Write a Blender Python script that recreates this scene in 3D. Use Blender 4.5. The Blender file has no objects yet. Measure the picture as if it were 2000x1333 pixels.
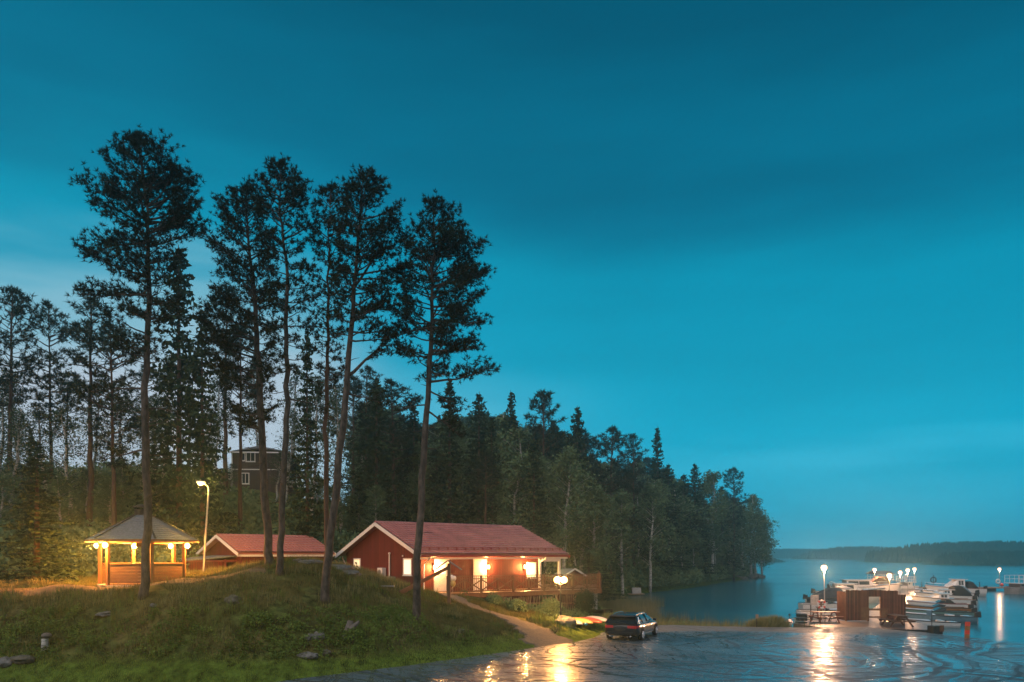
import bpy, bmesh, math, random
import numpy as np
from mathutils import Vector, Matrix
R = math.radians
rng = np.random.default_rng(7)
rnd = random.Random(11)
S = bpy.context.scene
COL = S.collection
F = 1556.0; CZ = 4.5; HY = 1084.0; WZ = -0.8

# ------------------------------------------------------------ layout helper
def P(px, py, Y):
    "world point seen at photo pixel (px,py) when it stands Y metres ahead"
    return Vector(((px-1000)/F*Y, Y, CZ-(py-HY)/F*Y))

# ------------------------------------------------------------ object helpers
def tag(o, label=None, cat=None, group=None, kind=None):
    if label: o['label'] = label
    if cat: o['category'] = cat
    if group: o['group'] = group
    if kind: o['kind'] = kind
    return o
def empty(name, loc, rz=0, label=None, cat=None, group=None):
    o = bpy.data.objects.new(name, None); COL.objects.link(o)
    o.empty_display_size = .2
    o.location = loc; o.rotation_euler = (0, 0, rz)
    return tag(o, label, cat, group)
def link(name, me, mat, parent=None):
    o = bpy.data.objects.new(name, me); COL.objects.link(o)
    if mat is not None and len(me.materials) == 0: me.materials.append(mat)
    if parent is not None: o.parent = parent
    return o
def copy_tree(o, parent=None):
    c = o.copy(); COL.objects.link(c); c.parent = parent
    for ch in o.children: copy_tree(ch, c)
    return c
def np_mesh(name, V, Fc, mat=None, smooth=False):
    V = np.asarray(V, dtype=np.float32); Fc = np.asarray(Fc, dtype=np.int32)
    me = bpy.data.meshes.new(name)
    n, k = Fc.shape
    me.vertices.add(len(V)); me.vertices.foreach_set('co', V.ravel())
    me.loops.add(n*k); me.loops.foreach_set('vertex_index', Fc.ravel())
    me.polygons.add(n)
    me.polygons.foreach_set('loop_start', np.arange(0, n*k, k, dtype=np.int32))
    me.polygons.foreach_set('loop_total', np.full(n, k, dtype=np.int32))
    me.polygons.foreach_set('use_smooth', np.full(n, smooth, dtype=bool))
    me.update(calc_edges=True)
    if mat: me.materials.append(mat)
    return me

class MB:
    "collects shapes and links them as ONE mesh object"
    def __init__(s): s.v = []; s.f = []
    def add(s, vs, fs):
        b = len(s.v); s.v += [tuple(v) for v in vs]; s.f += [tuple(i+b for i in f) for f in fs]; return s
    def box(s, c, d, rz=0, M=None):
        hx, hy, hz = d[0]/2, d[1]/2, d[2]/2
        ps = [Vector((x, y, z)) for z in (-hz, hz) for x, y in ((-hx, -hy), (hx, -hy), (hx, hy), (-hx, hy))]
        m = M or Matrix.Rotation(rz, 3, 'Z'); c = Vector(c)
        return s.add([m @ p + c for p in ps], [(3,2,1,0), (4,5,6,7), (0,1,5,4), (1,2,6,5), (2,3,7,6), (3,0,4,7)])
    def bb(s, x0, x1, y0, y1, z0, z1): return s.box(((x0+x1)/2, (y0+y1)/2, (z0+z1)/2), (abs(x1-x0), abs(y1-y0), abs(z1-z0)))
    def beam(s, p, q, w, h, up=(0,0,1)):
        p = Vector(p); q = Vector(q); d = (q-p); L = d.length; d.normalize()
        up = Vector(up)
        if abs(d.dot(up)) > .98: up = Vector((1,0,0))
        sd = d.cross(up).normalized(); u = sd.cross(d).normalized()
        M = Matrix((d, sd, u)).transposed()
        return s.box((p+q)/2, (L, w, h), M=M)
    def tube(s, pts, rad, n=8, cap=True):
        pts = [Vector(p) for p in pts]
        if not hasattr(rad, '__len__'): rad = [rad]*len(pts)
        vs = []; fs = []; prev = None
        for i, p in enumerate(pts):
            d = (pts[min(i+1, len(pts)-1)]-pts[max(i-1, 0)]).normalized()
            if prev is None:
                a = Vector((0,0,1)) if abs(d.z) < .9 else Vector((1,0,0)); sd = d.cross(a).normalized()
            else:
                sd = (prev - d*prev.dot(d)).normalized()
            prev = sd; u = d.cross(sd)
            for k in range(n):
                t = 2*math.pi*k/n
                vs.append(p + (sd*math.cos(t)+u*math.sin(t))*rad[i])
        for i in range(len(pts)-1):
            for k in range(n):
                k2 = (k+1) % n
                fs.append((i*n+k, i*n+k2, (i+1)*n+k2, (i+1)*n+k))
        if cap: fs += [tuple(range(n-1, -1, -1)), tuple((len(pts)-1)*n+k for k in range(n))]
        return s.add(vs, fs)
    def lathe(s, prof, c=(0,0,0), n=16, axis='Z'):
        vs = []; fs = []
        for r, z in prof:
            for k in range(n):
                t = 2*math.pi*k/n; x, y = r*math.cos(t), r*math.sin(t)
                v = (x, y, z) if axis == 'Z' else ((x, z, y) if axis == 'Y' else (z, x, y))
                vs.append((v[0]+c[0], v[1]+c[1], v[2]+c[2]))
        for i in range(len(prof)-1):
            for k in range(n):
                fs.append((i*n+k, i*n+(k+1)%n, (i+1)*n+(k+1)%n, (i+1)*n+k))
        if prof[0][0] > 1e-4: fs.append(tuple(range(n-1, -1, -1)))
        if prof[-1][0] > 1e-4: fs.append(tuple((len(prof)-1)*n+k for k in range(n)))
        return s.add(vs, fs)
    def ball(s, c, r, n=12, m=8, sc=(1,1,1)):
        prof = [(max(1e-5, math.sin(math.pi*i/m)), -math.cos(math.pi*i/m)) for i in range(m+1)]
        b = len(s.v); s.lathe([(a, z) for a, z in prof], (0,0,0), n)
        for i in range(b, len(s.v)):
            x, y, z = s.v[i]; s.v[i] = (x*r*sc[0]+c[0], y*r*sc[1]+c[1], z*r*sc[2]+c[2])
        return s
    def prism(s, poly, z0, z1):
        n = len(poly)
        vs = [(x, y, z0) for x, y in poly]+[(x, y, z1) for x, y in poly]
        fs = [tuple(range(n-1, -1, -1)), tuple(range(n, 2*n))]+[(i, (i+1)%n, n+(i+1)%n, n+i) for i in range(n)]
        return s.add(vs, fs)
    def slab(s, quad, t):
        "a quad thickened by t along its normal"
        q = [Vector(p) for p in quad]
        nn = (q[1]-q[0]).cross(q[-1]-q[0]).normalized()*t; n = len(q)
        return s.add(q+[p+nn for p in q], [tuple(range(n-1, -1, -1)), tuple(range(n, 2*n))]+[(i, (i+1)%n, n+(i+1)%n, n+i) for i in range(n)])
    def loft(s, rings, closed=True, caps=True):
        n = len(rings[0]); vs = [p for r in rings for p in r]; fs = []
        for i in range(len(rings)-1):
            for k in range(n if closed else n-1):
                fs.append((i*n+k, i*n+(k+1)%n, (i+1)*n+(k+1)%n, (i+1)*n+k))
        if caps: fs += [tuple(range(n-1, -1, -1)), tuple((len(rings)-1)*n+k for k in range(n))]
        return s.add(vs, fs)
    def mesh(s, name, mat=None, smooth=False, bevel=0):
        me = bpy.data.meshes.new(name); me.from_pydata(s.v, [], s.f)
        bm = bmesh.new(); bm.from_mesh(me); bmesh.ops.recalc_face_normals(bm, faces=bm.faces)
        if bevel: bmesh.ops.bevel(bm, geom=list(bm.edges), offset=bevel, segments=1, affect='EDGES')
        bm.to_mesh(me); bm.free()
        if smooth: me.polygons.foreach_set('use_smooth', [True]*len(me.polygons))
        if mat: me.materials.append(mat)
        me.update(); return me
    def build(s, name, mat, parent=None, smooth=False, bevel=0):
        return link(name, s.mesh(name, mat, smooth, bevel), None, parent)

# ------------------------------------------------------------ materials
def nmat(name):
    m = bpy.data.materials.new(name); m.use_nodes = True
    nt = m.node_tree; return m, nt, nt.nodes, nt.links, nt.nodes['Principled BSDF']
def mat(name, col, rough=.7, metal=0, var=.25, scale=6, bump=0, bscale=40, coord='Object', col2=None, stretch=(1,1,1), coat=0, spec=.5, em=None, ems=0):
    m, nt, N, L, b = nmat(name)
    tc = N.new('ShaderNodeTexCoord'); mp = N.new('ShaderNodeMapping'); mp.inputs['Scale'].default_value = stretch
    L.new(tc.outputs[coord], mp.inputs[0])
    no = N.new('ShaderNodeTexNoise'); no.inputs['Scale'].default_value = scale; no.inputs['Detail'].default_value = 4
    no.inputs['Roughness'].default_value = .65
    L.new(mp.outputs[0], no.inputs['Vector'])
    cr = N.new('ShaderNodeValToRGB'); cr.color_ramp.elements[0].position = .3; cr.color_ramp.elements[1].position = .7
    c2 = col2 or tuple(min(1, c*(1+var)) for c in col); c1 = col if col2 else tuple(c*(1-var) for c in col)
    cr.color_ramp.elements[0].color = (*c1, 1); cr.color_ramp.elements[1].color = (*c2, 1)
    L.new(no.outputs[0], cr.inputs[0]); L.new(cr.outputs[0], b.inputs['Base Color'])
    b.inputs['Roughness'].default_value = rough; b.inputs['Metallic'].default_value = metal
    b.inputs['Specular IOR Level'].default_value = spec; b.inputs['Coat Weight'].default_value = coat
    if bump:
        n2 = N.new('ShaderNodeTexNoise'); n2.inputs['Scale'].default_value = bscale; n2.inputs['Detail'].default_value = 3
        L.new(mp.outputs[0], n2.inputs['Vector'])
        bp = N.new('ShaderNodeBump'); bp.inputs['Strength'].default_value = bump; bp.inputs['Distance'].default_value = .03
        L.new(n2.outputs[0], bp.inputs['Height']); L.new(bp.outputs[0], b.inputs['Normal'])
    if em:
        b.inputs['Emission Color'].default_value = (*em, 1); b.inputs['Emission Strength'].default_value = ems
    return m
def boards(name, col, pitch=.14, axis=0, rough=.7, var=.25, groove=.4, spec=.3):
    "painted boards: darker joint every pitch metres along object axis"
    m, nt, N, L, b = nmat(name)
    tc = N.new('ShaderNodeTexCoord'); sx = N.new('ShaderNodeSeparateXYZ'); L.new(tc.outputs['Object'], sx.inputs[0])
    def M(op, a, bb=None):
        n = N.new('ShaderNodeMath'); n.operation = op
        for i, v in enumerate((a, bb)):
            if v is None: continue
            if isinstance(v, (int, float)): n.inputs[i].default_value = v
            else: L.new(v, n.inputs[i])
        return n.outputs[0]
    u = M('DIVIDE', sx.outputs[axis], pitch) if axis < 3 else M('DIVIDE', M('ADD', sx.outputs[0], sx.outputs[1]), pitch)
    fr = M('FRACT', u); fl = M('FLOOR', u)
    edge = M('LESS_THAN', fr, .16)
    wn = N.new('ShaderNodeTexWhiteNoise'); wn.noise_dimensions = '1D'; L.new(fl, wn.inputs['W'])
    no = N.new('ShaderNodeTexNoise'); no.inputs['Scale'].default_value = 3; no.inputs['Detail'].default_value = 5; L.new(tc.outputs['Object'], no.inputs['Vector'])
    f = M('MULTIPLY_ADD', wn.outputs[0], .5); f = M('ADD', M('MULTIPLY', wn.outputs[0], .5), M('MULTIPLY', no.outputs[0], .5))
    cr = N.new('ShaderNodeValToRGB'); cr.color_ramp.elements[0].position = .2; cr.color_ramp.elements[1].position = .8
    cr.color_ramp.elements[0].color = (*[c*(1-var) for c in col], 1); cr.color_ramp.elements[1].color = (*[c*(1+var) for c in col], 1)
    L.new(f, cr.inputs[0])
    mx = N.new('ShaderNodeMix'); mx.data_type = 'RGBA'; mx.blend_type = 'MULTIPLY'
    L.new(M('MULTIPLY', edge, groove), mx.inputs[0]); L.new(cr.outputs[0], mx.inputs[6]); mx.inputs[7].default_value = (.25,.25,.25,1)
    L.new(mx.outputs[2], b.inputs['Base Color'])
    b.inputs['Roughness'].default_value = rough; b.inputs['Specular IOR Level'].default_value = spec
    bp = N.new('ShaderNodeBump'); bp.inputs['Strength'].default_value = .6; bp.inputs['Distance'].default_value = .02
    L.new(edge, bp.inputs['Height']); bp.invert = True; L.new(bp.outputs[0], b.inputs['Normal'])
    return m
def emat(name, col, st):
    m, nt, N, L, b = nmat(name)
    b.inputs['Base Color'].default_value = (.8,.8,.8,1)
    b.inputs['Emission Color'].default_value = (*col, 1); b.inputs['Emission Strength'].default_value = st
    return m

ORANGE = (1, .35, .05); WARM = (1, .46, .13); PINKW = (1, .50, .25)
M = dict(
 bark=mat('pine_bark', (.010,.009,.008), .95, scale=6, bump=1, bscale=12, col2=(.12,.095,.078), stretch=(1,1,.4)),
 barkred=mat('pine_bark_red', (.05,.028,.02), .95, scale=4, bump=.6, bscale=12, col2=(.11,.06,.038), stretch=(1,1,.4)),
 birchbark=mat('birch_bark', (.12,.12,.11), .8, scale=2.2, col2=(.65,.65,.61), stretch=(1,1,4)),
 needle=mat('pine_needles', (.012,.02,.012), .9, scale=1.2, col2=(.03,.045,.022), spec=.05),
 needle2=mat('far_pine_needles', (.014,.026,.017), .9, scale=.8, col2=(.035,.055,.03), spec=.05),
 spruce=mat('spruce_needles', (.014,.03,.016), .9, scale=.6, col2=(.04,.07,.03), spec=.05),
 birch=mat('birch_leaves', (.055,.10,.05), .85, scale=.5, col2=(.14,.21,.10), spec=.08),
 hillbirch=mat('hill_birch_leaves', (.03,.06,.035), .85, scale=.5, col2=(.08,.12,.06), spec=.05),
 leaf=mat('shrub_leaves', (.06,.12,.06), .85, scale=.3, col2=(.20,.28,.13), spec=.08),
 fern=mat('fern_leaves', (.04,.085,.015), .85, scale=.6, col2=(.17,.25,.05), spec=.1),
 redwall=boards('red_board_wall', (.13,.021,.016), .16, 3, groove=.7),
 redroof=mat('red_tile_metal', (.44,.185,.185), .36, scale=1.1, var=.3, spec=.7),
 shedroof=mat('shed_tile_metal', (.42,.185,.18), .4, scale=3, var=.15, spec=.6),
 white=mat('white_paint', (.72,.72,.70), .5, var=.06),
 redmetal=mat('red_gutter_metal', (.25,.03,.025), .4, var=.15),
 white_door=mat('white_door_paint', (.78,.76,.74), .45, var=.05),
 brownwood=mat('brown_stained_wood', (.19,.09,.045), .7, scale=5, bump=.3, stretch=(1,1,.3)),
 railwood=mat('dark_stained_rail', (.12,.058,.03), .6, scale=8),
 orangewood=mat('pine_wood_posts', (.17,.075,.03), .65, scale=5, var=.25),
 decking=boards('deck_boards', (.20,.11,.065), .14, 1, rough=.35),
 greyroofing=mat('grey_shingles', (.15,.17,.19), .55, scale=9, var=.35, bump=.4, bscale=25),
 concrete=mat('concrete', (.35,.34,.32), .85, scale=5, bump=.3),
 darkmetal=mat('dark_metal', (.03,.03,.032), .4, .6, var=.3),
 greymetal=mat('galvanised_steel', (.35,.36,.37), .4, .6, var=.15),
 rock=mat('grey_rock', (.05,.052,.045), .8, scale=4, col2=(.20,.20,.19), bump=.7, bscale=9),
 mossrock=mat('mossy_rock', (.035,.04,.018), .85, scale=4, col2=(.13,.12,.10), bump=.7, bscale=9),
 gelcoat=mat('white_gelcoat', (.62,.61,.60), .25, var=.06, coat=.4),
 navy=mat('navy_canvas', (.015,.025,.05), .75, var=.3),
 blackcanvas=mat('black_canvas', (.012,.012,.014), .8, var=.3),
 bluehull=mat('blue_grey_hull', (.12,.2,.25), .3, var=.15, coat=.3),
 greenhull=mat('green_hull', (.10,.20,.20), .35, var=.2),
 varnish=mat('varnished_wood', (.35,.16,.05), .3, scale=3, col2=(.2,.08,.025), stretch=(1,1,6), coat=.4),
 maroon=mat('maroon_panel', (.16,.035,.025), .5, var=.2),
 greyhull=mat('grey_hull', (.22,.19,.17), .5, var=.2),
 browncanvas=mat('brown_canvas', (.12,.06,.045), .8, var=.25),
 glass=mat('dark_glass', (.02,.025,.03), .08, var=.1, spec=.8),
 carpaint=mat('black_car_paint', (.006,.007,.009), .3, var=.1, coat=.35, spec=.35),
 carglass=mat('tinted_car_glass', (.008,.01,.012), .06, var=.1, spec=.8),
 chrome=mat('bright_metal_trim', (.75,.76,.78), .2, 1, var=.05),
 rubber=mat('tyre_rubber', (.012,.012,.012), .85, var=.2),
 taillight=mat('red_tail_light', (.45,.01,.015), .25, var=.1, coat=.6),
 blackplastic=mat('black_plastic', (.015,.015,.015), .55, var=.2),
 yellow=mat('yellow_kayak', (.5,.36,.12), .35, var=.1),
 redorange=mat('orange_red_kayak', (.34,.08,.05), .35, var=.1),
 kayakwhite=mat('white_kayak', (.5,.5,.49), .35, var=.06),
 kayakblue=mat('blue_kayak', (.02,.2,.4), .35, var=.1),
 stick=mat('weathered_slats', (.26,.17,.11), .8, scale=4, var=.35),
 gazebowall=mat('gazebo_boards', (.085,.042,.028), .6, scale=5, stretch=(1,1,4)),
 darkhouse=boards('brown_house_boards', (.065,.042,.038), .3, 3),
 lightblue=mat('pale_blue_paint', (.35,.5,.55), .6, var=.1),
 ringred=mat('red_ring_band', (.6,.06,.03), .5, var=.1),
 gatewood=boards('gate_planks', (.15,.055,.03), .11, 0, groove=.9, var=.5, rough=.55),
 reed=mat('reeds', (.05,.08,.035), .85, scale=.22, col2=(.20,.17,.08)),
 straw=mat('dry_grass', (.12,.14,.04), .9, scale=.8, col2=(.30,.26,.11)),
 stump=mat('dead_wood', (.07,.06,.05), .9, scale=3, col2=(.18,.16,.14), stretch=(3,3,.6), bump=.8, bscale=12),
 em_orange=emat('lamp_orange', (1,.45,.10), 14), em_warm=emat('lamp_warm', (1,.52,.17), 9),
 em_dock=emat('lamp_dock', (1,.50,.24), 5), em_street=emat('lamp_yellow', (1,.55,.08), 9),
 em_win=emat('lit_window', (1,.66,.28), 1.0), em_win2=emat('lit_window_pale', (1,.76,.5), 1.15),
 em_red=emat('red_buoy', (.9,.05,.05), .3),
)
def lamp_light(name, parent, loc, power, col, r=.1):
    d = bpy.data.lights.new(name, 'POINT'); d.energy = power; d.color = col; d.shadow_soft_size = r; d.specular_factor = .3
    o = bpy.data.objects.new(name, d); COL.objects.link(o); o.parent = parent; o.location = loc
    return o

# ------------------------------------------------------------ terrain
def vnoise(x, y, s, seed=0):
    x = np.asarray(x)/s+seed*13.7; y = np.asarray(y)/s+seed*7.3
    xi = np.floor(x); yi = np.floor(y); fx = x-xi; fy = y-yi
    fx = fx*fx*(3-2*fx); fy = fy*fy*(3-2*fy)
    def h(a, b):
        v = np.sin(a*127.1+b*311.7+seed*3.1)*43758.5453; return v-np.floor(v)
    return (h(xi, yi)*(1-fx)+h(xi+1, yi)*fx)*(1-fy)+(h(xi, yi+1)*(1-fx)+h(xi+1, yi+1)*fx)*fy-.5
LAKE = [(24.5,46.5),(27,42.5),(31,37),(60,25),(400,-40),(2500,-40),(2500,2500),(-1500,2500),(-600,700),(-50,330),(30,240),(52,205),(57,190),(55,180),(47,166),(38,148),(30,130),(23,118),(17,108),(12.5,95),(10.5,84),(9.2,76),(8.8,68),(9.5,60.5),(13,56.2),(18,54),(22,51)]
PARK = [(-60,-40),(-60,22),(-14,23.5),(-8.5,28.1),(-6.6,30.2),(-4.2,32.4),(-1.6,35.4),(0,37.2),(1.6,39.2),(3.2,41),(4.4,43.2),(5.2,46),(7,49.5),(9.6,51),(13,50.2),(16,49.4),(22,49.6),(23.6,47),(24.9,43.8),(26.4,40),(30,34),(60,20),(90,-40)]
def sdist(X, Y, poly):
    "signed distance, negative inside"
    X = np.asarray(X, float); Y = np.asarray(Y, float)
    d = np.full(X.shape, 1e9); ins = np.zeros(X.shape, bool)
    n = len(poly)
    for i in range(n):
        ax, ay = poly[i]; bx, by = poly[(i+1) % n]
        ex, ey = bx-ax, by-ay
        t = np.clip(((X-ax)*ex+(Y-ay)*ey)/(ex*ex+ey*ey), 0, 1)
        d = np.minimum(d, np.hypot(X-ax-t*ex, Y-ay-t*ey))
        c = ((ay > Y) != (by > Y)); 
        xx = ax+(Y-ay)/(by-ay+1e-12)*ex
        ins ^= c & (X < xx)
    return np.where(ins, -d, d)
_C = [tuple(P(*a)) for a in [
 # foot of the bank / lawn
 (-200,1310,30),(0,1308,31),(200,1302,31),(350,1300,31),(500,1303,31),(650,1296,32.2),(800,1282,33.5),(900,1268,35),(1000,1262,37.8),
 (0,1240,32.5),(200,1235,32.5),(400,1228,32.5),(560,1225,32.5),(700,1240,33),(860,1235,36),
 # top of the bank and plateau
 (-200,1172,35.5),(0,1168,35),(130,1165,34.8),(282,1160,34.2),(400,1163,34.5),(480,1152,35),(-200,1150,41),(0,1152,40),(190,1147,40),(370,1143,40),(282,1144,42),
 (0,1140,47),(150,1138,47),(380,1124,46),(420,1121,48),(450,1117,47),(485,1110,45),(500,1108,48),
 # mound
 (525,1110,39),(545,1124,37.3),(590,1091,40.5),(610,1093,40.5),(570,1100,42),(640,1108,41),(632,1166,35.2),(600,1140,37),(680,1140,40),(690,1112,45),(720,1122,46),
 (757,1137,48),(700,1180,37),(760,1190,38),(812,1212,36),(740,1215,36.2),(850,1225,37.5),
 # by the house and the path
 (790,1150,49),(830,1158,49.5),(875,1160,49.5),(877,1184,44),(830,1180,42),(940,1192,45),(1000,1212,42.5),(960,1230,39),(1060,1240,41),(900,1210,40),
 (1000,1181,51),(1080,1204,50.5),(1040,1215,46.5),(1100,1216,45.4),(1120,1235,43.5),(1140,1222,48),(1162,1205,53),(1100,1205,53)]]
_C += [(-6,60,2.0),(0,62,1.2),(6,62,.2),(6,70,.5),(-4,75,3.2),(4,82,1.6),(6,95,1.5),(12,112,1.5),(22,130,2),(34,150,2),(48,178,1.2),(0,100,4),(10,125,4),(25,160,4.5),(-15,100,8),(-15,120,9),(-10,150,9),(15,180,7),(35,200,4),
 (-14,58,3.2),(-20,58,3.5),(-24,52,3.35),(-19,50,3.45),(-16,48.5,3.5),(-30,58,5.0),(-40,52,5.0),(-28,66,7.6),(-38,66,8),(-48,62,8),(-18,66,5),(-12,66,3.8),(-10,80,5.4),(-20,76,7.6),(-30,80,11.0),(-24,86,11),(-40,78,11.3),(-55,78,11.5),(-70,75,12),(-30,95,11.5),(-50,100,12),(-70,100,12.5),(-40,140,12),(-70,140,12),(-30,180,10),(-70,200,12),(-70,50,6),(-40,40,3.2),(-40,32,1.2),(-45,26,.3)]
_C = np.array(_C)
def _fit(C):
    n = len(C); d = np.hypot(C[:,None,0]-C[None,:,0], C[:,None,1]-C[None,:,1])
    K = np.where(d > 0, d*d*np.log(d+1e-9), 0)+np.eye(n)*3
    Pm = np.c_[np.ones(n), C[:,:2]]
    A = np.zeros((n+3, n+3)); A[:n,:n] = K; A[:n,n:] = Pm; A[n:,:n] = Pm.T
    return np.linalg.solve(A, np.r_[C[:,2], 0, 0, 0])
_W = _fit(_C)
def hgt(X, Y, fine=True):
    X = np.atleast_1d(np.asarray(X, float)); Y = np.atleast_1d(np.asarray(Y, float)); sh = X.shape
    X = X.ravel(); Y = Y.ravel()
    x = np.clip(X, -75, 70); y = np.clip(Y, 24, 210)
    z = np.full(x.shape, _W[-3])+_W[-2]*x+_W[-1]*y
    for i in range(len(_C)):
        d2 = (x-_C[i,0])**2+(y-_C[i,1])**2; z += _W[i]*.5*d2*np.log(d2+1e-12)
    z = np.clip(z, -.5, 16)
    far = np.clip((np.hypot(X+20, Y-80)-130)/200, 0, 1); z = z*(1-far)+9*far
    if fine:
        amp = np.where((Y > 43.5) | ((X > -5) & (Y > 38)), .3, 1.)
        z += (vnoise(X, Y, 3.1, 1)*.38+vnoise(X, Y, 1.3, 2)*.30+vnoise(X, Y, .6, 3)*.12)*amp
        z += vnoise(X, Y, 14, 5)*.5*np.clip((Y-60)/30, 0, 1)
    dg = np.clip((np.hypot(X+19.4, Y-41.6)-2.6)/2.2, 0, 1); z = 2.82*(1-dg)+z*dg
    dp = sdist(X, Y, PARK)
    t = np.clip(dp/1.9, 0, 1)**.75
    z = np.where(dp < 0, -.07, -.07+(z+.07)*t)
    # gravel shore strip behind the car park stays low
    dl = sdist(X, Y, LAKE)
    lim = np.where(Y < 60, -.85+dl*.55, -.85+dl*.6)
    z = np.where(dl < 0, np.maximum(-3.5, -.85+dl*.35), np.minimum(z, lim))
    z = np.where((dl > 0) & (dp > 0), np.maximum(z, -.85+np.minimum(dl*.2, .35)), z)
    return z.reshape(sh)
def gz(x, y): return float(hgt([x], [y])[0])
# ------------------------------------------------------------ ground sheet
def axis(parts):
    out = []
    for a, b, s in parts: out += list(np.arange(a, b, s))
    return np.array(out+[parts[-1][1]])
ax = axis([(-1150,-400,150),(-400,-90,20),(-90,-32,2),(-32,14,.3),(14,34,.5),(34,80,2),(80,400,20),(400,1150,150)])
ay = axis([(-280,-40,60),(-40,20,5),(20,62,.3),(62,110,1.0),(110,220,3),(220,500,20),(500,1360,86)])
def grid(ax, ay, zf, name, mat_):
    X, Y = np.meshgrid(ax, ay); Z = zf(X, Y)
    V = np.c_[X.ravel(), Y.ravel(), Z.ravel()]
    n = len(ax); i = np.arange(len(ay)-1)[:,None]*n+np.arange(n-1)[None,:]; i = i.ravel()
    return np_mesh(name, V, np.c_[i, i+1, i+n+1, i+n], mat_, True)
def ramp(N, els):
    cr = N.new('ShaderNodeValToRGB'); r = cr.color_ramp
    while len(r.elements) < len(els): r.elements.new(.5)
    for e, (p, c) in zip(r.elements, els): e.position = p; e.color = (*c, 1) if len(c) == 3 else c
    return cr
def noise(N, L, vec, scale, detail=4, rough=.6, dist=0):
    n = N.new('ShaderNodeTexNoise'); n.inputs['Scale'].default_value = scale; n.inputs['Detail'].default_value = detail
    n.inputs['Roughness'].default_value = rough; n.inputs['Distortion'].default_value = dist
    if vec: L.new(vec, n.inputs['Vector'])
    return n.outputs[0]
def ground_mat():
    m, nt, N, L, b = nmat('ground_grass_moss')
    tc = N.new('ShaderNodeTexCoord'); v = tc.outputs['Object']
    a = noise(N, L, v, .35, 6, .65, .4); c = noise(N, L, v, 2.2, 6, .7)
    r1 = ramp(N, [(.3,(.045,.075,.018)),(.5,(.08,.095,.028)),(.7,(.13,.10,.042))]); L.new(a, r1.inputs[0])
    r2 = ramp(N, [(.35,(.22,.22,.22)),(.65,(1.5,1.5,1.4))]); L.new(c, r2.inputs[0])
    sz = N.new('ShaderNodeSeparateXYZ'); L.new(v, sz.inputs[0]); mr = N.new('ShaderNodeMapRange'); L.new(sz.outputs[2], mr.inputs[0]); mr.inputs[1].default_value = .5; mr.inputs[2].default_value = .2
    ml = N.new('ShaderNodeMix'); ml.data_type = 'RGBA'; L.new(mr.outputs[0], ml.inputs[0]); L.new(r1.outputs[0], ml.inputs[6]); ml.inputs[7].default_value = (.08,.13,.022,1)
    r1 = ml
    mx = N.new('ShaderNodeMix'); mx.data_type = 'RGBA'; mx.blend_type = 'MULTIPLY'; mx.inputs[0].default_value = 1
    L.new(r1.outputs[2], mx.inputs[6]); L.new(r2.outputs[0], mx.inputs[7]); L.new(mx.outputs[2], b.inputs['Base Color'])
    b.inputs['Roughness'].default_value = .95; b.inputs['Specular IOR Level'].default_value = .1
    bp = N.new('ShaderNodeBump'); bp.inputs['Strength'].default_value = .8; bp.inputs['Distance'].default_value = .08
    L.new(noise(N, L, v, 7, 6, .7), bp.inputs['Height']); L.new(bp.outputs[0], b.inputs['Normal'])
    return m
tag(link('ground', grid(ax, ay, hgt, 'ground', ground_mat()), None), kind='structure')

# lake
def water_mat():
    m, nt, N, L, b = nmat('lake_water')
    b.inputs['Base Color'].default_value = (.008,.12,.165,1); b.inputs['Roughness'].default_value = .16
    b.inputs['IOR'].default_value = 1.45; b.inputs['Specular IOR Level'].default_value = .5
    tc = N.new('ShaderNodeTexCoord'); mp = N.new('ShaderNodeMapping'); mp.inputs['Scale'].default_value = (.25,.8,1)
    L.new(tc.outputs['Object'], mp.inputs[0])
    bp = N.new('ShaderNodeBump'); bp.inputs['Strength'].default_value = .15; bp.inputs['Distance'].default_value = .05
    L.new(noise(N, L, mp.outputs[0], .8, 3), bp.inputs['Height']); L.new(bp.outputs[0], b.inputs['Normal'])
    r = ramp(N, [(.3,(.17,.17,.17)),(.7,(.24,.24,.24))]); L.new(noise(N, L, mp.outputs[0], .05, 3), r.inputs[0]); L.new(r.outputs[0], b.inputs['Roughness'])
    return m
wm = MB().add([(-1140,-60,WZ),(1140,-60,WZ),(1140,1355,WZ),(-1140,1355,WZ)], [(0,1,2,3)])
tag(wm.build('lake_water', water_mat()), kind='structure')

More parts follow.
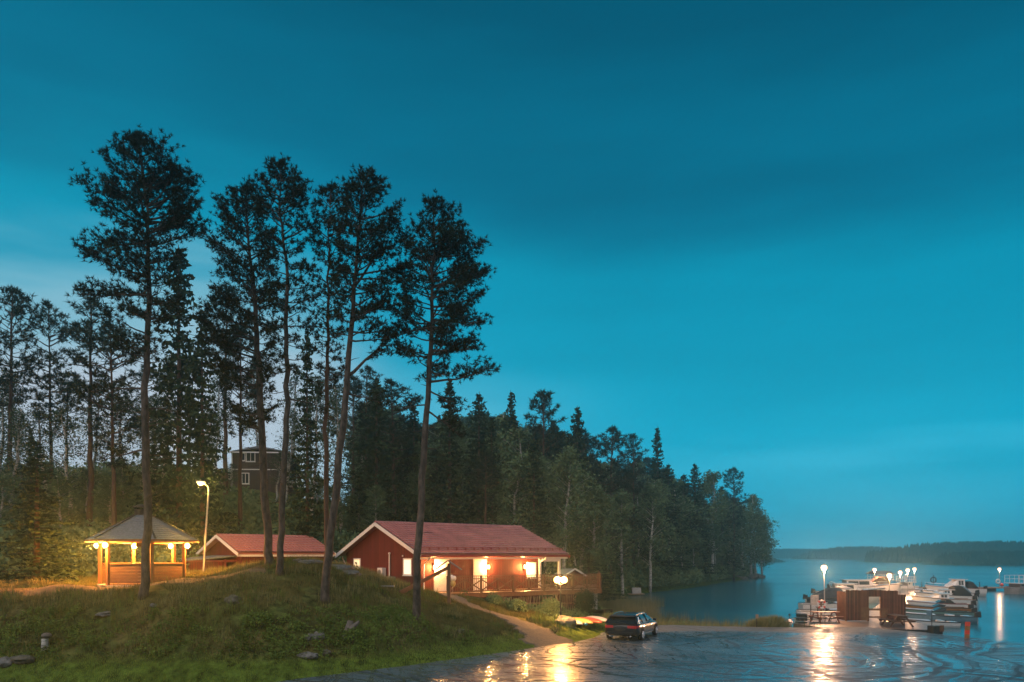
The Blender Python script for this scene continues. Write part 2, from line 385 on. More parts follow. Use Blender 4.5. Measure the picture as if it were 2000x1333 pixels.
# wet car park
def asphalt_mat():
    m, nt, N, L, b = nmat('wet_asphalt')
    tc = N.new('ShaderNodeTexCoord'); v = tc.outputs['Object']
    def MA(op, *a):
        n = N.new('ShaderNodeMath'); n.operation = op
        for i, q in enumerate(a):
            if isinstance(q, (int, float)): n.inputs[i].default_value = q
            else: L.new(q, n.inputs[i])
        return n.outputs[0]
    sp = N.new('ShaderNodeSeparateXYZ')
    # wobble the coordinates so that the tracks are not perfect circles
    wob = N.new('ShaderNodeTexNoise'); wob.inputs['Scale'].default_value = .22; wob.inputs['Detail'].default_value = 3; L.new(v, wob.inputs['Vector'])
    vm = N.new('ShaderNodeVectorMath'); vm.operation = 'MULTIPLY_ADD'; L.new(wob.outputs['Color'], vm.inputs[0]); vm.inputs[1].default_value = (2.2,2.2,0); L.new(v, vm.inputs[2])
    L.new(vm.outputs[0], sp.inputs[0]); x, y = sp.outputs[0], sp.outputs[1]
    tot = None; dark = None
    def cl(a): return MA('MINIMUM', MA('MAXIMUM', a, 0), 1)
    for i, (cx, cy, fr, wgt) in enumerate([(22,56,2.5,1.),(3,57,2.2,1.),(35,38,2.3,1.),(-11,42,2.2,1.),(31,21,2.1,1.),(6,14,2.4,1.),(14,61,2.0,.9),(38,51,2.4,1.),(13,37,2.0,.6)]):
        dx = MA('SUBTRACT', x, cx); dy = MA('SUBTRACT', y, cy)
        d = MA('SQRT', MA('ADD', MA('MULTIPLY', dx, dx), MA('MULTIPLY', dy, dy)))
        n1 = N.new('ShaderNodeTexNoise'); n1.noise_dimensions = '1D'; n1.inputs['Scale'].default_value = fr; n1.inputs['Detail'].default_value = 4; n1.inputs['Roughness'].default_value = .7
        L.new(MA('ADD', d, i*17.3), n1.inputs['W'])
        n2 = N.new('ShaderNodeTexNoise'); n2.inputs['Scale'].default_value = .13; n2.inputs['Detail'].default_value = 2
        vo = N.new('ShaderNodeVectorMath'); vo.operation = 'ADD'; L.new(v, vo.inputs[0]); vo.inputs[1].default_value = (i*31.7, i*11.1, 0); L.new(vo.outputs[0], n2.inputs['Vector'])
        mk_ = cl(MA('MULTIPLY', MA('SUBTRACT', n2.outputs[0], .47), 9))
        t = MA('MULTIPLY', MA('MULTIPLY', cl(MA('MULTIPLY', MA('SUBTRACT', n1.outputs[0], .56), 14)), mk_), wgt)
        tot = t if tot is None else MA('MAXIMUM', tot, t)
        t = MA('MULTIPLY', cl(MA('MULTIPLY', MA('SUBTRACT', .43, n1.outputs[0]), 14)), mk_)
        dark = t if dark is None else MA('MAXIMUM', dark, t)
    mp = N.new('ShaderNodeMapping'); mp.inputs['Scale'].default_value = (.9,.5,1); L.new(v, mp.inputs[0])
    pud = noise(N, L, mp.outputs[0], .55, 7, .62, .8)        # puddle patches
    brk = noise(N, L, v, 1.3, 4, .6)
    trk = MA('MULTIPLY', tot, cl(MA('MULTIPLY', MA('SUBTRACT', brk, .25), 3.5)))
    right = cl(MA('DIVIDE', MA('SUBTRACT', x, 5), 9))
    grain = MA('MULTIPLY', MA('SUBTRACT', noise(N, L, v, 5, 7, .85), .5), 1.3)
    big = noise(N, L, v, .16, 5, .6, .5)
    dry = MA('MULTIPLY', cl(MA('MULTIPLY', MA('SUBTRACT', big, .46), 7)), MA('ADD', .25, MA('MULTIPLY', right, .6)))
    wet = MA('ADD', MA('SUBTRACT', MA('ADD', .56, grain), MA('MULTIPLY', dry, .62)), MA('MULTIPLY', cl(trk), .95))
    wet = MA('SUBTRACT', MA('ADD', wet, MA('MULTIPLY', MA('SUBTRACT', pud, .5), .8)), MA('MULTIPLY', dark, .6))
    # drier band of gravel along the lake side
    wet = MA('MINIMUM', MA('MAXIMUM', wet, 0), 1)
    ro = ramp(N, [(0,(.55,.55,.55)),(.4,(.36,.36,.36)),(.75,(.22,.22,.22)),(1,(.10,.10,.10))]); L.new(wet, ro.inputs[0])
    gr = noise(N, L, v, 13, 6, .85)
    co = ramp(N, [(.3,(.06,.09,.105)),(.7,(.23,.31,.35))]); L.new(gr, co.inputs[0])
    band = MA('MINIMUM', MA('MAXIMUM', MA('DIVIDE', MA('SUBTRACT', MA('ADD', y, MA('MULTIPLY', x, .03)), 47.3), 1.6), 0), 1)
    gb = ramp(N, [(.3,(.09,.075,.06)),(.7,(.26,.22,.18))]); L.new(gr, gb.inputs[0])
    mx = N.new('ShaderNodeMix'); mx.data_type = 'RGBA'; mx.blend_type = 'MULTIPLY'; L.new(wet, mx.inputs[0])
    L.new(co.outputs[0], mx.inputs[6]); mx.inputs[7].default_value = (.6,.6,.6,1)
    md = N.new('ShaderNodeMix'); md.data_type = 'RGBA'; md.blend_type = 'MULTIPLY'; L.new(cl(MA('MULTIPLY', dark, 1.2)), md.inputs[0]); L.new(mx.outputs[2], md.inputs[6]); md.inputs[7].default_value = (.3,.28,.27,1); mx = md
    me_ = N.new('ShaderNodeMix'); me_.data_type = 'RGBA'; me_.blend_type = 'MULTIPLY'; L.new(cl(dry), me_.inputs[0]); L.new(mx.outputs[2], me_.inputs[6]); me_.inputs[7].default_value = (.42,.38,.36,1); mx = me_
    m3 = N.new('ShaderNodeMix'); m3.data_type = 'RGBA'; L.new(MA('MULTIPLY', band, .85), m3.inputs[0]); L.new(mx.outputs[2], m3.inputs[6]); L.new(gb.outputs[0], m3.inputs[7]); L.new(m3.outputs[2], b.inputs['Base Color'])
    L.new(MA('ADD', ro.outputs[0], MA('MULTIPLY', band, .35)), b.inputs['Roughness'])
    bp = N.new('ShaderNodeBump'); bp.inputs['Distance'].default_value = .006
    L.new(MA('MULTIPLY', MA('SUBTRACT', 1.15, wet), 1.0), bp.inputs['Strength'])
    L.new(noise(N, L, v, 38, 3, .8), bp.inputs['Height'])
    L.new(bp.outputs[0], b.inputs['Normal'])
    b.inputs['Specular IOR Level'].default_value = 1.0; b.inputs['IOR'].default_value = 1.6
    return m
# edge made irregular
pk = []
for i, (x0, y0) in enumerate(PARK):
    x1, y1 = PARK[(i+1) % len(PARK)]
    n = max(1, int(math.hypot(x1-x0, y1-y0)/.5)) if (y0 > 20 and y1 > 20 and abs(x0) < 30) else 1
    for k in range(n):
        t = k/n; x = x0+(x1-x0)*t; y = y0+(y1-y0)*t
        w = float(vnoise([x], [y], .9, 8)[0])*.5+float(vnoise([x], [y], 2.7, 9)[0])*.5 if n > 1 else 0
        pk.append((x+w*.6, y+w))
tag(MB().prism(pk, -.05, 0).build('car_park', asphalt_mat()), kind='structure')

# gravel path
gravel = mat('gravel', (.07,.062,.05), .9, scale=9, col2=(.16,.135,.105), bump=1, bscale=22)
def strip(name, ctr, wid, mat_, lift=.05, kind='structure'):
    pts = []
    for i in range(len(ctr)-1):
        a = Vector(ctr[max(i-1,0)]); p = Vector(ctr[i]); q = Vector(ctr[i+1]); c = Vector(ctr[min(i+2, len(ctr)-1)])
        for k in range(14):
            t = k/14
            pts.append((.5*((2*p)+(q-a)*t+(2*a-5*p+4*q-c)*t*t+(3*p-a-3*q+c)*t**3), wid[i]*(1-t)+wid[i+1]*t))
    pts.append((Vector(ctr[-1]), wid[-1]))
    V = []; n = 15
    for i, (p, w) in enumerate(pts):
        d = (pts[min(i+1, len(pts)-1)][0]-pts[max(i-1,0)][0]).normalized(); s = Vector((d.y, -d.x))
        for k in range(n):
            u = (k/(n-1)*2-1); ww = w*(1+.18*math.sin(i*.7+ (3 if u > 0 else 0))+.12*math.sin(i*2.3))
            q = p+s*u*ww/2
            V.append((q.x, q.y, gz(q.x, q.y)+(lift if abs(u) < .9 else -.12)))
    Fc = [(i*n+k, i*n+k+1, (i+1)*n+k+1, (i+1)*n+k) for i in range(len(pts)-1) for k in range(n-1)]
    return tag(link(name, np_mesh(name, V, Fc, mat_, True), None), kind=kind)
strip('path', [(-4.3,50.3),(-3.2,47.6),(-1.6,45),(-.1,43.2),(1.0,41.8),(2.0,40.4),(3.0,39.0)], [1.6,1.3,1.4,1.8,2.6,3.6,4.6], gravel, .06)
strip('path', [(-45,40),(-32,37.2),(-24,37.0),(-19,37.4),(-15,37.2),(-12,38.5)], [3.5,3,3,3.2,2.5,1.6], mat('trodden_earth', (.12,.075,.04), .95, scale=3, col2=(.2,.13,.06), bump=.8, bscale=16), .04)

# ------------------------------------------------------------ foliage helpers
def unit(v): return v/np.maximum(np.linalg.norm(v, axis=-1, keepdims=True), 1e-9)
def leaves(C, size, rg, flat=.0, asp=.55, droop=None):
    "diamond leaves at points C"
    n = len(C); d = unit(rg.normal(size=(n,3)))
    if droop is not None: d = unit(d*(1-droop)+np.array([0,0,-1.])*droop)
    s = unit(np.cross(d, rg.normal(size=(n,3)))); sz = (size*rg.uniform(.6,1.4,n))[:,None]
    V = np.stack([C-d*sz*.5, C+s*sz*asp*.5, C+d*sz*.5, C-s*sz*asp*.5], 1).reshape(-1,3)
    return V, np.arange(4*n).reshape(-1,4)
def tufts(C, D, size, rg, k=9, w=.16):
    "k needle blades springing from each point C round direction D"
    n = len(C); C = np.repeat(C, k, 0); D = np.repeat(D, k, 0)
    d = unit(D*.8+rg.normal(size=C.shape)*.8); L_ = (size*rg.uniform(.6,1.25,len(C)))[:,None]
    s = unit(np.cross(d, rg.normal(size=C.shape)))*L_*w
    V = np.stack([C-s*.5, C+s*.5, C+d*L_], 1).reshape(-1,3)
    return V, np.arange(3*len(C)).reshape(-1,3)

def grow_pine(trunk, rads, env, rg, ybase, ytop, step=.42, per=3, tuft=.3, k=9, gap=0.0, subs=.34, tl=1.0, limbs=(), near=.30):
    """trunk: world-ish polyline (bottom to top); env(z)->(left,right) reach; returns wood MB and needle mesh arrays"""
    wood = MB(); wood.tube(trunk, rads, 10)
    tz = np.array([p[2] for p in trunk]); tx = np.array([p[0] for p in trunk]); ty = np.array([p[1] for p in trunk]); tr = np.array(rads)
    TC = []; TD = []
    H = ytop-ybase
    def branch(p0, az, el, L_, r0, up=.35, dens=1.0):
        n = 7; p = np.array(p0, float); pts = [p.copy()]; a = az; e = el
        for i in range(n):
            a += rg.normal()*.16; e += (up/n)+rg.normal()*.10
            d = np.array([math.cos(a)*math.cos(e), math.sin(a)*math.cos(e), math.sin(e)])
            p = p+d*L_/n; pts.append(p.copy())
        wood.tube(pts, [r0*(1-.85*i/n) for i in range(n+1)], 4, False)
        m = max(3, int(L_/subs*dens))
        for j in range(m):
            t = near+(1-near)*(j+rg.uniform())/m; f = t*n; i = min(int(f), n-1); q = pts[i]+(pts[i+1]-pts[i])*(f-i)
            dd = unit(pts[i+1]-pts[i]); sd = (1 if j % 2 else -1)
            sl = min(1.5, .42*L_)*(1.15-t*.75)*rg.uniform(.6,1.2)+.15
            a2 = math.atan2(dd[1], dd[0])+sd*rg.uniform(.5,1.1); e2 = rg.uniform(-.05,.6)
            sdv = np.array([math.cos(a2)*math.cos(e2), math.sin(a2)*math.cos(e2), math.sin(e2)])
            mid = q+sdv*sl*.6+np.array([0,0,-.03]); end = mid+unit(sdv+np.array([0,0,.45]))*sl*.4
            wood.tube([q, mid, end], [r0*.22+.006, r0*.15+.004, .004], 3, False)
            c = max(2, int(sl/.13))
            for u in range(c):
                w = (u+1)/c; pt = q+(mid-q)*min(1, w/.6) if w < .6 else mid+(end-mid)*(w-.6)/.4
                TC.append(pt+rg.normal(size=3)*.08); TD.append(unit(sdv+np.array([0,0,.5])+rg.normal(size=3)*.3))
        for u in range(3): TC.append(pts[-1]+rg.normal(size=3)*.06); TD.append(unit(pts[-1]-pts[-2]+np.array([0,0,.3])))
    z = ybase; az = rg.uniform(0, 6.28)
    while z < ytop-.15:
        t = (z-ybase)/H
        l, r = env(z)
        for _ in range(per):
            az += 2.4+rg.normal()*.35
            if rg.uniform() < gap: continue
            ca = math.cos(az); reach = (r if ca > 0 else l)*abs(ca)+.5*(l+r)*.85*(1-abs(ca))
            if reach < .15: continue
            zz = z+rg.uniform(-.5,.5)*step
            p0 = (np.interp(zz, tz, tx), np.interp(zz, tz, ty), zz)
            el = -.05+.75*t**1.5+rg.normal()*.12
            Lb = reach*rg.uniform(.66,1.10)/max(.5, math.cos(el+.15))
            Lb = min(Lb, (ytop-z)*.62/max(.35, math.sin(max(0, el)+.35))+.25)
            branch(p0, az, el, Lb, min(.07, .014+.016*Lb)*tl, up=.45)
        z += step*(1-.35*t)
    for (z0, a, e, L_, r0, up, dens) in limbs:
        branch((np.interp(z0, tz, tx), np.interp(z0, tz, ty), z0), a, e, L_, r0, up, dens)
    for _ in range(10):
        TC.append(np.array(trunk[-1])+rg.normal(size=3)*.12); TD.append(unit(np.array([0,0,1.])+rg.normal(size=3)*.4))
    V, Fc = tufts(np.array(TC), np.array(TD), tuft, rg, k)
    return wood, V, Fc

def tree_object(name, wood, V, Fc, loc, barkm, leafm, label, cat, group=None, rz=0):
    root = empty(name, loc, rz, label, cat, group)
    wood.build('trunk', barkm, root, smooth=True)
    link('crown', np_mesh('crown', V, Fc, leafm), None, root)
    return root

# ------------------------------------------------------------ the six tall pines on the mound
def fg_pine(Y, trunk_px, r_px, envpx, ybot, label, seed, gap=.1, per=4, step=.38, limbs=(), k=17, barkm=None, tuft=.19):
    "trunk_px: (px,py) bottom to top; envpx: (py,left,right)"
    b = P(*trunk_px[0], Y); b.z = gz(b.x, b.y)-.15
    s = F/Y; rg = np.random.default_rng(seed)
    pts = []
    for i, (px, py) in enumerate(trunk_px):
        w = P(px, py, Y); q = w-b; q.y += rg.normal()*.12*(i > 0)
        if i == 0: q = Vector((0,0,0))
        pts.append(tuple(q))
    # resample
    pts2 = []; rr = []
    n = 26
    zz = [p[2] for p in pts]
    rz_ = np.interp
    for i in range(n+1):
        z = zz[0]+(zz[-1]-zz[0])*i/n
        t = i/n
        rad = r_px/s*(1-.15*t-.8*t**2.2)
        if i == 0: rad *= 1.5
        if i == 1: rad *= 1.1
        pts2.append((np.interp(z, zz, [p[0] for p in pts])+rg.normal()*.03, np.interp(z, zz, [p[1] for p in pts])+rg.normal()*.03, z)); rr.append(max(rad,.02))
    # flare at the foot
    pts2.insert(1, (pts2[0][0], pts2[0][1], .35)); rr.insert(1, r_px/s*1.12)
    toz = lambda py: CZ-(py-HY)/F*Y-b.z
    ez = [toz(e[0]) for e in envpx][::-1]
    el = [e[1] for e in envpx][::-1]; er = [e[2] for e in envpx][::-1]
    txz = [p[2] for p in pts2]; txx = [p[0] for p in pts2]
    def env(z):
        x = np.interp(z, txz, txx)
        l = x-(((np.interp(z, ez, el)-1000)/F*Y)-b.x); r = (((np.interp(z, ez, er)-1000)/F*Y)-b.x)-x
        return max(l, .1), max(r, .1)
    lm = [(toz(py), a, e, L_, r0, up, d) for (py, a, e, L_, r0, up, d) in limbs]
    wood, V, Fc = grow_pine(pts2, rr, env, rg, toz(ybot), toz(trunk_px[-1][1]), step, per, tuft, k, gap, subs=.185, near=.38, limbs=lm)
    for _ in range(13):
        z_ = rg.uniform(.3, 1.0)*toz(ybot); a_ = rg.uniform(0, 6.28); l_ = rg.uniform(.25, 1.3)
        p_ = np.array([np.interp(z_, txz, txx), np.interp(z_, txz, [q[1] for q in pts2]), z_])
        q_ = p_+np.array([math.cos(a_), math.sin(a_), rg.uniform(-.3,.3)])*l_*.6; e_ = q_+np.array([math.cos(a_+.4), math.sin(a_+.4), rg.uniform(-.1,.5)])*l_*.4
        wood.tube([p_, q_, e_], [.022,.014,.005], 4, False)
    G = 'tall pines on the grassy mound'
    return tree_object('pine_tree', wood, V, Fc, b, barkm or M['bark'], M['needle'], label, 'pine tree', G)
pi = math.pi
fg_pine(34.2, [(282,1162),(284,1000),(286,800),(287,600),(289,450),(283,340),(268,275)], 8,
  [(275,252,285),(300,222,350),(340,192,356),(375,205,362),(400,198,388),(425,172,396),(450,146,400),(480,180,396),(510,200,385),(545,150,350),(580,160,340),(620,205,345),(680,225,330),(720,232,320)],
  700, 'tallest pine, leftmost of the tall ones, its trunk standing in front of the gazebo', 21, gap=.14, limbs=[(575,3.25,.0,2.9,.06,.12,1.7),(475,3.0,-.02,2.7,.06,.15,1.6),(430,.1,.22,2.3,.06,.15,1.5),(760,3.4,-.1,2.2,.04,.4,.7),(880,3.0,.25,1.9,.05,-.5,.5),(800,-.3,-.1,1.6,.04,.2,.6)])
fg_pine(39.2, [(525,1112),(519,950),(512,820),(505,700),(495,600),(487,480),(480,372)], 7.8,
  [(372,462,498),(400,452,510),(430,432,525),(480,408,530),(520,400,540),(580,398,545),(650,396,540),(720,402,535),(780,415,530),(850,430,530)],
  840, 'tall pine with a broad dark crown, left trunk of the pair on the mound top', 22, gap=.14)
fg_pine(37.5, [(545,1126),(553,950),(560,820),(563,650),(560,520),(550,410),(546,322)], 6.2,
  [(322,536,556),(345,516,575),(385,482,592),(415,500,618),(470,505,605),(540,515,610),(610,520,612),(680,530,605),(740,530,610)],
  720, 'slim tall pine, right trunk of the pair, crown rising above the broad one', 23, gap=.22, limbs=[(470,.3,.6,2.0,.05,-.2,.5),(610,0.1,.6,1.6,.04,.1,.4),(780,.4,-.3,1.8,.04,-.2,.4)])
fg_pine(38.5, [(638,1118),(637,1000),(637,850),(640,700),(641,600),(643,480),(647,368)], 4.6,
  [(368,638,658),(400,620,680),(450,610,690),(520,600,690),(600,598,685),(660,600,680),(740,605,680)],
  760, 'thin straight reddish pine growing just behind the curved trunk', 24, gap=.3, barkm=M['barkred'])
fg_pine(35.4, [(632,1168),(641,1080),(654,990),(668,870),(678,740),(685,640),(690,540),(704,420),(716,338)], 7.8,
  [(338,705,727),(370,682,755),(420,655,782),(470,655,800),(540,640,802),(600,640,800),(650,645,790),(700,650,765)],
  660, 'tall pine with a curved leaning trunk and a big upswept side limb', 25, gap=.2, limbs=[(735,.15,.55,2.6,.085,.9,.8),(560,.2,.9,3.0,.07,-.1,.8),(770,.2,-.1,2.0,.04,.3,.6)])
fg_pine(36.0, [(812,1214),(818,1080),(824,950),(832,800),(838,720),(847,600),(842,540),(848,470),(846,397)], 7.6,
  [(397,838,858),(430,826,878),(470,815,900),(500,782,935),(540,765,958),(600,762,948),(650,745,950),(690,740,930),(720,780,925),(760,800,900)],
  735, 'rightmost of the tall pines, standing in front of the red house', 26, gap=.14, limbs=[(745,.05,.1,3.0,.06,.05,1.0),(760,.6,-.2,2.2,.05,-.3,1.3),(800,.25,-.45,1.9,.05,-.5,1.6),(560,.2,.1,2.5,.055,.2,1.3),(600,-.2,.05,2.4,.055,.2,1.4),(640,.1,0,2.4,.055,.2,1.4),(685,-.1,-.05,2.2,.05,.2,1.4),(790,2.9,.2,1.4,.04,-.5,.3),(640,3.1,.0,2.2,.05,.1,1.2),(500,0,.1,2.7,.05,.1,1.3)])

# ------------------------------------------------------------ background trees
def proto_pine(seed, H=18., crown=.55, rad=2.4, barkm='barkred', tuft=.38, k=9, step=.6):
    rg = np.random.default_rng(seed); lean = rg.normal()*.3
    n = 12; tr = [(lean*(i/n)**2+rg.normal()*.04, rg.normal()*.04, H*i/n) for i in range(n+1)]
    rr = [max(.02, .20*(H/18)*(1-.85*i/n)) for i in range(n+1)]
    zb = H*(1-crown)
    prof = [(0,.45),(.15,.75),(.35,1),(.55,.9),(.75,.8),(.9,.5),(1,.12)]
    def env(z):
        t = (z-zb)/(H-zb); w = np.interp(t, [p[0] for p in prof], [p[1] for p in prof])*rad
        return w*(1+.3*math.sin(z*1.3+seed)), w*(1+.3*math.sin(z*1.7+2*seed))
    wood, V, Fc = grow_pine(tr, rr, env, rg, zb, H, step, 3, tuft, k, .08, subs=.5)
    r = empty('pine_tree', (0,0,0)); wood.build('trunk', M[barkm], r, smooth=True); link('crown', np_mesh('crown', V, Fc, M['needle2']), None, r)
    return r
def proto_spruce(seed, H=18., rad=2.6, low=.06, size=.34, dens=1.0, leafm='spruce'):
    rg = np.random.default_rng(seed); wood = MB()
    wood.tube([(0,0,0),(0,0,H*.5),(.05,0,H)], [.2,.12,.02], 7)
    C = []; z = H*low
    while z < H-.2:
        t = (z-H*low)/(H*(1-low)); rl = rad*(1-t)**.8*(1+.22*math.sin(z*2.1+seed))+.12
        for j in range(7):
            a = rg.uniform(0, 6.28); L_ = rl*rg.uniform(.55,1.1); dz = -.22 if t < .7 else .15
            n = max(4, int(L_*13*dens))
            u = rg.uniform(0.05,1,n)**.8
            x = np.cos(a)*u*L_; y = np.sin(a)*u*L_; zz = z+dz*u*L_+.12*(u**2)*L_
            sp = .22*L_*(1.1-u*.6)
            pts = np.c_[x, y, zz]+np.c_[-np.sin(a)*np.ones(n), np.cos(a)*np.ones(n), np.zeros(n)]*(rg.normal(size=n)*sp)[:,None]
            pts[:,2] += -np.abs(rg.normal(size=n))*.12
            C.append(pts)
            if rg.uniform() < .3: wood.tube([(0,0,z),(math.cos(a)*L_*.8, math.sin(a)*L_*.8, z+dz*L_*.7)], [.03,.008], 3, False)
        z += .42 if t < .8 else .3
    C = np.concatenate(C); V, Fc = leaves(C, size, rg, asp=.5, droop=.35)
    r = empty('spruce_tree', (0,0,0)); wood.build('trunk', M['barkred'], r, smooth=True); link('crown', np_mesh('crown', V, Fc, M[leafm]), None, r)
    return r
def proto_birch(seed, H=14., rad=2.2, low=.12, size=.26, n_l=5200, leafm='birch'):
    rg = np.random.default_rng(seed); wood = MB(); n = 9; lean = rg.normal()*.9
    tr = [np.array([lean*(i/n)**1.5+rg.normal()*.06, rg.normal()*.06, H*i/n]) for i in range(n+1)]
    wood.tube(tr, [.17*(1-.85*i/n)+.015 for i in range(n+1)], 7)
    blobs = []
    for j in range(46):
        t = low+.12+(1-low-.12)*(j/46)**.9; f = min(t*n, n-.01); i = int(f); p = tr[i]+(tr[i+1]-tr[i])*(f-i)
        a = rg.uniform(0, 6.28); tt = (t-low)/(1-low)
        w = rad*(math.sin(math.pi*min(1, tt*.92+.08))**.6)*rg.uniform(.45,1.05)
        e = p+np.array([math.cos(a)*w, math.sin(a)*w, w*.75])
        wood.tube([p, (p+e)/2+np.array([0,0,.15]), e], [.035,.02,.008], 3, False)
        for q in (.45,.7,.9,1.0): blobs.append((p+(e-p)*q, .35+.3*w/rad))
    C = []
    per = n_l//len(blobs)
    for c, r_ in blobs:
        pts = rg.normal(size=(per,3))*r_*np.array([.6,.6,.5]); pts[:,2] -= np.abs(rg.normal(size=per))*r_*1.1
        C.append(pts+c)
    C = np.concatenate(C); V, Fc = leaves(C, size, rg, asp=.6, droop=.3)
    r = empty('birch_tree', (0,0,0)); wood.build('trunk', M['birchbark'], r, smooth=True); link('crown', np_mesh('crown', V, Fc, M[leafm]), None, r)
    return r
protos = {
 'pine': [proto_pine(s, 18., c, r) for s, c, r in ((31,.5,2.3),(32,.62,2.6),(33,.42,2.1))],
 'spruce': [proto_spruce(s, 18., r) for s, r in ((41,2.5),(42,3.0),(43,2.1))],
 'birch': [proto_birch(s, 14., r) for s, r in ((51,2.3),(52,2.8),(53,1.9))]+[proto_birch(s, 14., r, .25, .2, 2300, 'hillbirch') for s, r in ((54,1.7),(55,2.0))]}
_used = set()
def put(kind, idx, x, y, H, label, group=None, wid=None, rz=None, z=None):
    src = protos[kind][idx]; H0 = {'pine':18,'spruce':18,'birch':14}[kind]
    key = (kind, idx)
    o = src if key not in _used else copy_tree(src)
    _used.add(key)
    s = H/H0; w = s if wid is None else wid
    o.location = (x, y, (gz(x, y) if z is None else z)-.1); o.scale = (w, w, s)
    o.rotation_euler = (0, 0, rnd.uniform(0, 6.28) if rz is None else rz)
    o['label'] = label; o['category'] = {'pine':'pine tree','spruce':'spruce tree','birch':'birch tree'}[kind]
    if group: o['group'] = group
    elif 'group' in o: del o['group']
    return o
def at_top(kind, idx, px, py, Y, label, group=None, wid=None):
    "tree whose tip shows at px,py"
    p = P(px, py, Y); g = gz(p.x, Y); return put(kind, idx, p.x, Y, p.z-g+.1, label, group, wid)

GL = 'background trees on the left hillside'; GR = 'trees of the lakeside wood'
at_top('pine',0,20,568,62,'pine at the far left edge of the photo, its bare trunk against pale sky',GL,1.15)
at_top('pine',1,100,600,66,'narrow pine, second from the left edge, with a bare dark trunk',GL,.85)
at_top('pine',2,176,590,60,'bushy flat-topped pine between the narrow pine and the tallest pine',GL,1.25)
at_top('spruce',1,350,478,61,'tall dark spruce standing right behind the tallest pine',GL,1.4)
at_top('pine',1,222,640,58,'pine filling the gap left of the tallest pine trunk',GL,1.0)
at_top('spruce',2,60,835,52,'small spruce sapling poking above the shrubs at the far left',GL,.5)
at_top('pine',2,440,560,72,'background pine half hidden behind the broad dark crown',GL,1.2)
at_top('spruce',0,395,600,60,'background spruce between the street lamp and the broad pine',GL,1.0)
at_top('spruce',2,600,640,60,'dark spruce seen between the slim pine and the reddish thin trunk',GL,.9)
at_top('birch',3,452,905,80,'thin birch in front of the upper house wing',None,.7)
at_top('birch',4,540,880,80,'thin birch in front of the upper house corner',None,.75)
at_top('pine',0,470,640,64,'reddish background pine behind the upper house gable',GL,1.0)
for i, (px, py, Y) in enumerate([(40,730,68),(235,745,70),(320,690,70),(420,720,96),(505,700,97),(570,720,98),(610,735,72),(140,800,60),(90,790,66),(180,780,72),(20,800,60),(275,800,68),(665,760,70),(0,720,66),(-40,640,60),(-70,700,62),(400,800,76),(300,780,78),(560,800,80)]):
    at_top('birch', 3+i % 2, px, py, Y, 'thin leafy birch in the open wood on the hill, sky showing through it', 'thin birches on the hill', .95)
for i, (px, py, Y) in enumerate([(130,730,84),(290,720,78),(370,700,84),(640,720,86),(690,740,84),(715,720,80)]):
    at_top('pine', i % 3, px, py, Y, 'distant thin pine trunk in the open wood on the hill', 'distant pines on the hill', .9)
for i, (px, py, Y) in enumerate([(120,930,58),(170,915,62),(215,935,60),(240,900,66),(310,925,62),(355,915,66),(385,935,70),(0,925,56),(585,955,72),(620,930,74),(655,945,70),(700,925,72),(735,950,70),(30,900,62)]):
    at_top('birch', i % 3, px, py, Y, 'low leafy young tree among the shrubs on the hillside', 'young trees on the hillside', .62)
# young dark spruce at the left, and shore wood
at_top('spruce',0,72,858,43,'dark young spruce with wide drooping branches left of the gazebo',None,1.0)
# silhouette of the shore wood, left to right
sil = [('spruce',1,735,735,72,'broad spruce rising behind the curved pine, above the red house roof',1.2),
 ('pine',1,770,750,78,'pine crown showing between the curved pine and the rightmost tall pine',1.2),
 ('spruce',0,808,790,80,'spruce behind the trunk of the rightmost tall pine',1.2),
 ('spruce',2,878,735,78,'spruce whose tip touches the lowest branch of the rightmost tall pine',1.3),
 ('spruce',1,935,765,84,'rounded dark spruce above the middle of the red roof',1.25),
 ('spruce',0,998,762,88,'pointed spruce standing clear of its neighbours above the right half of the red roof',1.1),
 ('pine',0,1062,767,90,'tall pine with an open top above the right end of the red roof',1.3),
 ('spruce',1,1128,792,96,'broad dark spruce with a blunt top, tallest right of the red house',1.25),
 ('pine',1,1192,841,108,'spreading open pine with sky showing through, in the middle of the lakeside wood',1.35),
 ('pine',2,1238,852,118,'slender pine beside the tall pointed spruce of the lakeside wood',1.2),
 ('spruce',2,1284,832,122,'pointed spruce standing highest in the right half of the lakeside wood',1.5),
 ('spruce',1,1305,905,128,'shorter spruce under the right flank of the pointed one',1.4),
 ('spruce',1,1357,904,142,'round-topped dark tree left of the headland pine',1.5),
 ('birch',1,1392,925,150,'rounded leafy tree next to the headland pine',1.7),
 ('pine',0,1434,917,162,'open-topped pine standing clear on the headland',1.3),
 ('birch',0,1475,968,176,'last tree of the headland, leaning out over the water',1.5),
 ('spruce',1,1410,948,160,'dark spruce filling the gap left of the headland pine',1.7),
 ('birch',0,1450,990,172,'leafy tree between the headland pine and the last tree',1.8),
 ('birch',1,1466,1004,176,'low leafy tree under the last tree of the headland',1.9),
 ('spruce',1,1336,925,138,'dark spruce right of the pointed one, with a ragged side',1.7),
 ('birch',1,1320,940,135,'rounded birch crown in front of the ragged dark spruce',1.9),
 ('birch',1,1425,975,165,'leafy tree at the foot of the headland pine',1.8),
 ('birch',2,1488,1010,182,'low leafy tree at the very tip of the headland',1.4)]
for k, i, px, py, Y, lab, w in sil: at_top(k, i, px, py, Y, lab, GR, w)
